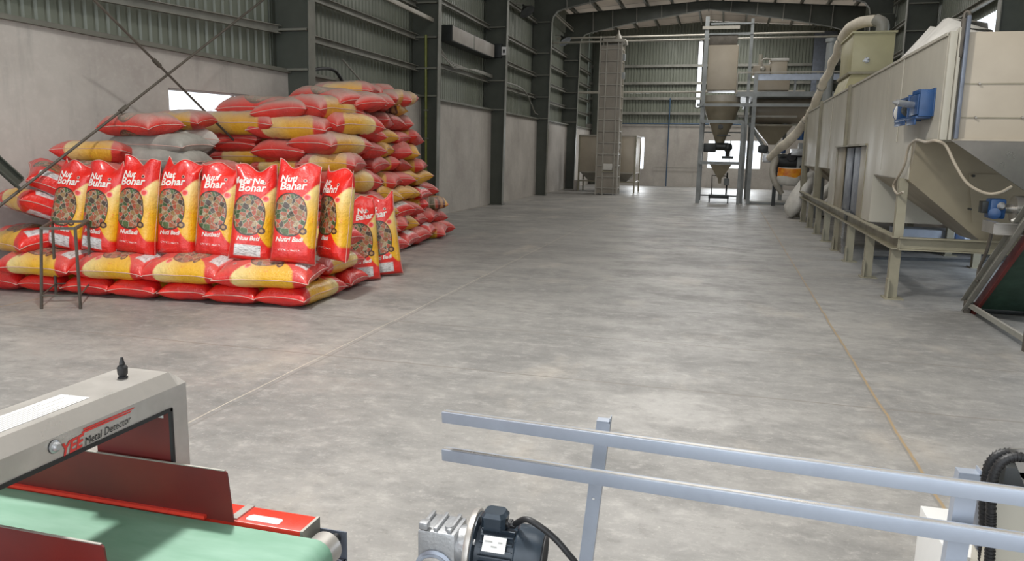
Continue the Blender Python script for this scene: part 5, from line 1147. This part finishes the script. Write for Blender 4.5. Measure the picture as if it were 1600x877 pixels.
for i in range(7):
    m = MB(); x = -1.252 - i * .0088; m.box((x - .0012, .98, ZT + .0011), (x + .0012, 1.235 - (i * 37 % 5) * .022, ZT + .0014)); obj('print_line', m, 'frame_grey', lb)
k0 = Vector((-1.288, 1.389, ZT)); m = MB(); m.lathe([(.010, 0), (.011, .002), (.0075, .005), (.0105, .009), (.0115, .024), (.009, .028), (.0062, .030), (.0052, .031), (.0062, .032), (.0050, .038), (.0030, .046), (.0030, .048)], k0, (0, 0, 1), 24); obj('black_lifting_knob', m, 'rubber', hd)

# ------------------------------------------------------------------ gearmotor
MY = 1.92
ctr = P(790, 862, 'Y', MY); fc = P(742, 852, 'Y', MY); ec = P(850, 868, 'Y', MY); axv = Vector((1, .06, -.04)).normalized()
K = Vector((fc.x, MY, ctr.z)); t = thing('gear_motor', 'electric gear motor with finned dark body, silver flange and black cable in the near foreground', 'motor', (K.x, MY, 0))
def A(s, dy=0, dz=0): return K + axv * s + Vector((0, dy, dz))
m = MB(); m.lathe([(.060, -.015), (.103, -.012), (.106, -.006), (.106, .004), (.100, .006)], K, axv, 48); fl_ = obj('flange', m, 'brushed', t)
m = MB(); m.lathe([(.098, .006), (.098, .010), (.072, .014), (.070, .03)], K, axv, 40); obj('flange_face', m, 'motor', fl_)
for a in range(6): d = Vector((0, math.cos(a * PI / 3 + .4), math.sin(a * PI / 3 + .4))) * .086; m = MB(); m.cyl(K + d + axv * .004, K + d + axv * .022, .008, seg=6); obj('bolt', m, 'castalu', fl_)
m = MB(); m.cyl(A(.02), A(.125), .068, seg=36); bd_ = obj('stator', m, 'motor', t)
for i in range(26):
    a = i * 2 * PI / 26
    if abs(math.degrees(a) - 90) < 16: continue
    d = Vector((0, math.cos(a), math.sin(a))); m = MB(); m.beam(A(.03) + d * .074, A(.122) + d * .074, .016, .0035, up=Vector((0, -math.sin(a), math.cos(a)))); obj('fin', m, 'motor', bd_)
m = MB(); m.lathe([(.080, .122), (.083, .126), (.083, .175), (.074, .196), (.070, .198)], K, axv, 40); fcv = obj('fan_cover', m, 'motor', t)
m = MB()
for rr_ in (.02, .035, .05, .063): m.lathe([(rr_, .198), (rr_ + .005, .198), (rr_ + .005, .201), (rr_, .201)], K, axv, 30)
obj('fan_grille', m, 'rubber', fcv)
j = A(.058, 0, .072); m = MB()
jr = [Vector((x_, y_, 0)) for x_, y_ in ((-.034, -.02), (-.024, -.032), (.024, -.032), (.034, -.02), (.034, .02), (.024, .032), (-.024, .032), (-.034, .02))]
m.loft([j + v for v in jr], [j + v + Vector((0, 0, .034)) for v in jr]); m.loft([j + v * 1.05 + Vector((0, 0, .030)) for v in jr], [j + v * 1.05 + Vector((0, 0, .036)) for v in jr]); m.loft([j + v * 1.05 + Vector((0, 0, .036)) for v in jr], [j + v * .82 + Vector((0, 0, .047)) for v in jr]); jb = obj('junction_box', m, 'motor', t)
g0 = A(.094, -.005, .088); m = MB(); m.cyl(A(.09, -.005, .09), A(.118, -.008, .088), .011, seg=8); m.cyl(A(.1, -.005, .09), A(.106, -.006, .089), .014, seg=6); obj('cable_gland', m, 'rubber', jb)
m = MB(); m.tube([A(.112, -.006, .088), P(822, 812, 'Y', 1.88), P(845, 824, 'Y', 1.87), P(868, 843, 'Y', 1.87), P(888, 866, 'Y', 1.87), P(904, 890, 'Y', 1.88), P(925, 960, 'Y', 1.9), P(925, 1100, 'Y', 1.92)], .0085, 12, 8); obj('cable', m, 'rubber', t)
nd = Vector((0, -.78, .62)).normalized(); c = A(.075) + nd * .0845; ex = axv; ey = nd.cross(ex).normalized(); ey = ey if ey.z > 0 else -ey
m = MB(); m.plate([c + ex * a_ + ey * b_ for a_, b_ in ((-.032, -.021), (.032, -.021), (.032, .021), (-.032, .021))], nd * .0012); npl = obj('name_plate', m, 'white', bd_)
for a_, b_, w_ in ((-.016, .006, .010), (.016, .006, .006), (.0, -.006, .008)): m = MB(); q0 = c + nd * .0016 + ex * a_ + ey * b_; m.plate([q0 - ex * w_ - ey * .0015, q0 + ex * w_ - ey * .0015, q0 + ex * w_ + ey * .0015, q0 - ex * w_ + ey * .0015], nd * .0002); obj('plate_print', m, 'frame_grey', npl)
# worm gearbox
g = A(-.085); gb = MB(); gb.box(g + Vector((-.065, -.055, -.09)), g + Vector((.045, .055, .055)), .008); gx = obj('gearbox', gb, 'castalu', t)
m = MB(); m.cyl(A(-.05), A(-.012), .052, .06, 24); obj('input_neck', m, 'castalu', gx)
for a_ in (-.06, -.02, .02): m = MB(); m.box(g + Vector((a_, -.05, .054)), g + Vector((a_ + .012, .05, .066)), .003); obj('casting_rib', m, 'castalu', gx)
m = MB(); m.box(g + Vector((-.060, -.058, .058)), g + Vector((-.035, -.03, .078)), .003); obj('casting_lug', m, 'castalu', gx)
m = MB(); m.cyl(g + Vector((.02, -.03, .055)), g + Vector((.02, -.03, .068)), .012, seg=12); obj('filler_plug', m, 'castalu', gx)
h_ = g + Vector((-.012, -.055, -.055)); m = MB(); m.lathe([(.056, 0), (.058, .006), (.050, .012), (.050, .016)], h_, (0, -1, 0), 32); obj('output_boss', m, 'galv', gx)
m = MB(); m.lathe([(.043, .0), (.043, .022), (.033, .024)], h_, (0, -1, 0), 32); rg = obj('bearing_ring', m, 'brushed', gx)
m = MB(); m.cyl(h_ + Vector((0, -.02, 0)), h_ + Vector((0, -.030, 0)), .030, seg=24); obj('seal', m, 'rubber', gx)
m = MB(); m.cyl(h_ + Vector((0, -.028, 0)), h_ + Vector((0, -.050, 0)), .014, seg=18); m.cyl(h_ + Vector((0, -.05, 0)), h_ + Vector((0, -.052, 0)), .006, seg=6); obj('output_shaft', m, 'rod', gx)
m = MB(); m.plate([h_ + Vector(v) for v in ((-.075, -.035, -.06), (-.075, -.035, .018), (-.055, -.035, .020), (-.045, -.035, .0), (-.03, -.035, -.02), (-.03, -.035, -.06))], (0, .006, 0)); m.plate([h_ + Vector(v) for v in ((.07, -.035, -.06), (.07, -.035, -.01), (.045, -.035, -.005), (.03, -.035, -.02), (.03, -.035, -.06))], (0, .006, 0)); obj('torque_bracket', m, 'castalu', gx)
m = MB(); m.box(g + Vector((-.06, -.05, -.12)), g + Vector((.04, .05, -.09)), .004); m.box((g.x - .03, MY - .03, 0), (g.x + .02, MY + .03, g.z - .12)); obj('support_post', m, 'galv_dark', t)

# ------------------------------------------------------------------ guide rails on posts
t = thing('guide_rail_stand', 'galvanised stand with two long parallel guide rails across the near right foreground', 'rail', (0, 2.1, 0))
def rail(yl0, yr0, Yl, Yr, h):
    a = P(694, yl0, 'Y', Yl); b = P(1600, yr0, 'Y', Yr); b2 = a + (b - a) * 1.25; m = MB(); m.beam(a, b2, h * .8, h, bev=.0025); r = obj('guide_rail', m, 'galv', t)
    d = (b2 - a).normalized(); m = MB(); m.beam(a + Vector((0, -.004, h / 2 + .0012)), b2 + Vector((0, -.004, h / 2 + .0012)), .010, .003); obj('fold_ridge', m, 'brushed', r)
    m = MB(); m.beam(a - d * .001, a + d * .0, h * .62, h * .82); obj('open_end', m, 'galv_dark', r); return a, b2
ra = rail(650.5, 777, 2.2, 1.83, .036); rb_ = rail(709, 848, 2.2, 1.86, .038)
def rpost(x0, y0, x1, y1, Y, w):
    a, b = P(x0, y0, 'Y', Y), P(x1, y1, 'Y', Y); d = (b - a).normalized(); b = a + d * (a.z / -d.z); m = MB(); m.channel(b, a, .03, w, (1, 0, 0), .004) ; p = obj('post', m, 'galv', t)
    m = MB(); m.box(a + Vector((-w / 2, -.004, -.0)), a + Vector((w / 2, .03, .004))); m.box(a + Vector((w / 2 - .003, -.004, 0)), a + Vector((w / 2, .03, .014))); obj('end_tab', m, 'galv', p)
    m = MB(); c = a + d * .25 + Vector((0, -.005, 0)); m.cyl(c, c + Vector((0, -.002, 0)), .004, seg=10); obj('screw_hole', m, 'white', p); 
    m = MB(); m.box(b + Vector((-.06, -.06, 0)), b + Vector((.06, .06, .008))); obj('foot_plate', m, 'galv', p)
rpost(943, 660, 915, 877, 2.235, .042); rpost(1515, 742, 1493, 877, 1.925, .046)
# white cabinet behind the rails
a = P(1438, 790, 'Y', 2.6); b = P(1500, 797, 'Y', 2.6); zc = a.z
t = thing('white_cabinet', 'white topped cabinet standing behind the guide rails at lower right', 'cabinet', (.75, 2.5, 0))
x0, x1 = P(1438, 790, 'Z', zc).x, P(1438, 790, 'Z', zc).x + .30
m = MB(); m.box((x0, 2.28, .0), (x1, 2.60, zc), .003); bdy = obj('body', m, 'frame_white', t)
m = MB(); m.box((x0 + .012, 2.272, .03), (x1 - .012, 2.28, zc - .05), .002); obj('door', m, 'galv', t)
# machine with corrugated hoses at the right edge
t = thing('edge_machine', 'pale machine body with dark castings and black corrugated hoses at the lower right edge', 'machine', (1.15, 2.2, 0))
YE = 2.15
a = P(1552, 790, 'Y', YE); m = MB(); m.box((a.x, YE, 0), (a.x + .55, YE + .12, P(1575, 775, 'Y', YE).z), .006); obj('body', m, 'beige', t)
a = P(1572, 770, 'Y', YE); b = P(1600, 706, 'Y', YE); m = MB(); m.box((a.x - .01, YE + .0, a.z - .02), (a.x + .4, YE + .10, b.z - .045), .012); cst = obj('casting', m, 'dark', t)
m = MB(); m.plate([P(1577, 702, 'Y', YE), P(1660, 702, 'Y', YE), P(1660, 785, 'Y', YE), P(1601, 760, 'Y', YE), P(1590, 732, 'Y', YE)], (0, .006, 0)); obj('steel_cover', m, 'stainless', t)
m = MB(); m.lathe([(.012, 0), (.014, .006), (.008, .014), (.005, .016)], P(1578, 738, 'Y', YE + .02), (-.4, -1, .2), 18); m.box(P(1580, 765, 'Y', YE + .02), P(1592, 730, 'Y', YE + .02) + Vector((0, .03, 0)), .004); obj('cast_knob', m, 'castalu', t)
m = MB(); m.box(P(1526, 800, 'Y', 2.2), P(1540, 785, 'Y', 2.2) + Vector((0, .1, 0))) if False else m.box(P(1526, 860, 'Y', 2.2), P(1542, 778, 'Y', 2.2) + Vector((0, .06, 0)), .003); obj('dark_upright', m, 'galv_dark', t)
def hose_(pts, lab):
    m = MB(); P_ = [P(x, y, 'Y', Y) for x, y, Y in pts]; m.tube(P_, .0112, 12, 8); h = obj('corrugated_hose', m, 'rubber', t)
    # ridges
    q = []
    for i in range(len(P_) - 1):
        p0_, p1_ = P_[max(0, i - 1)], P_[i]; p2_, p3_ = P_[i + 1], P_[min(len(P_) - 1, i + 2)]
        for jn in range(12):
            s = jn / 12; q.append(.5 * ((2 * p1_) + (p2_ - p0_) * s + (2 * p0_ - 5 * p1_ + 4 * p2_ - p3_) * s * s + (3 * p1_ - p0_ - 3 * p2_ + p3_) * s ** 3))
    m = MB(); acc = 0
    for u_, v_ in zip(q, q[1:]):
        acc += (v_ - u_).length
        if acc > .0075: acc = 0; d = (v_ - u_).normalized(); m.cyl(u_ - d * .0016, u_ + d * .0016, .0132, seg=14)
    o = obj('hose_ridges', m, 'rubber', h)
hose_([(1605, 722, 2.2), (1580, 708, 2.2), (1558, 712, 2.2), (1545, 728, 2.2), (1540, 752, 2.2), (1537, 785, 2.2), (1537, 830, 2.2), (1536, 880, 2.2), (1532, 960, 2.2)], '')
hose_([(1600, 716, 2.12), (1585, 714, 2.12), (1566, 722, 2.12), (1553, 742, 2.12), (1549, 770, 2.12), (1548, 815, 2.12), (1546, 877, 2.12), (1540, 950, 2.12)], '')
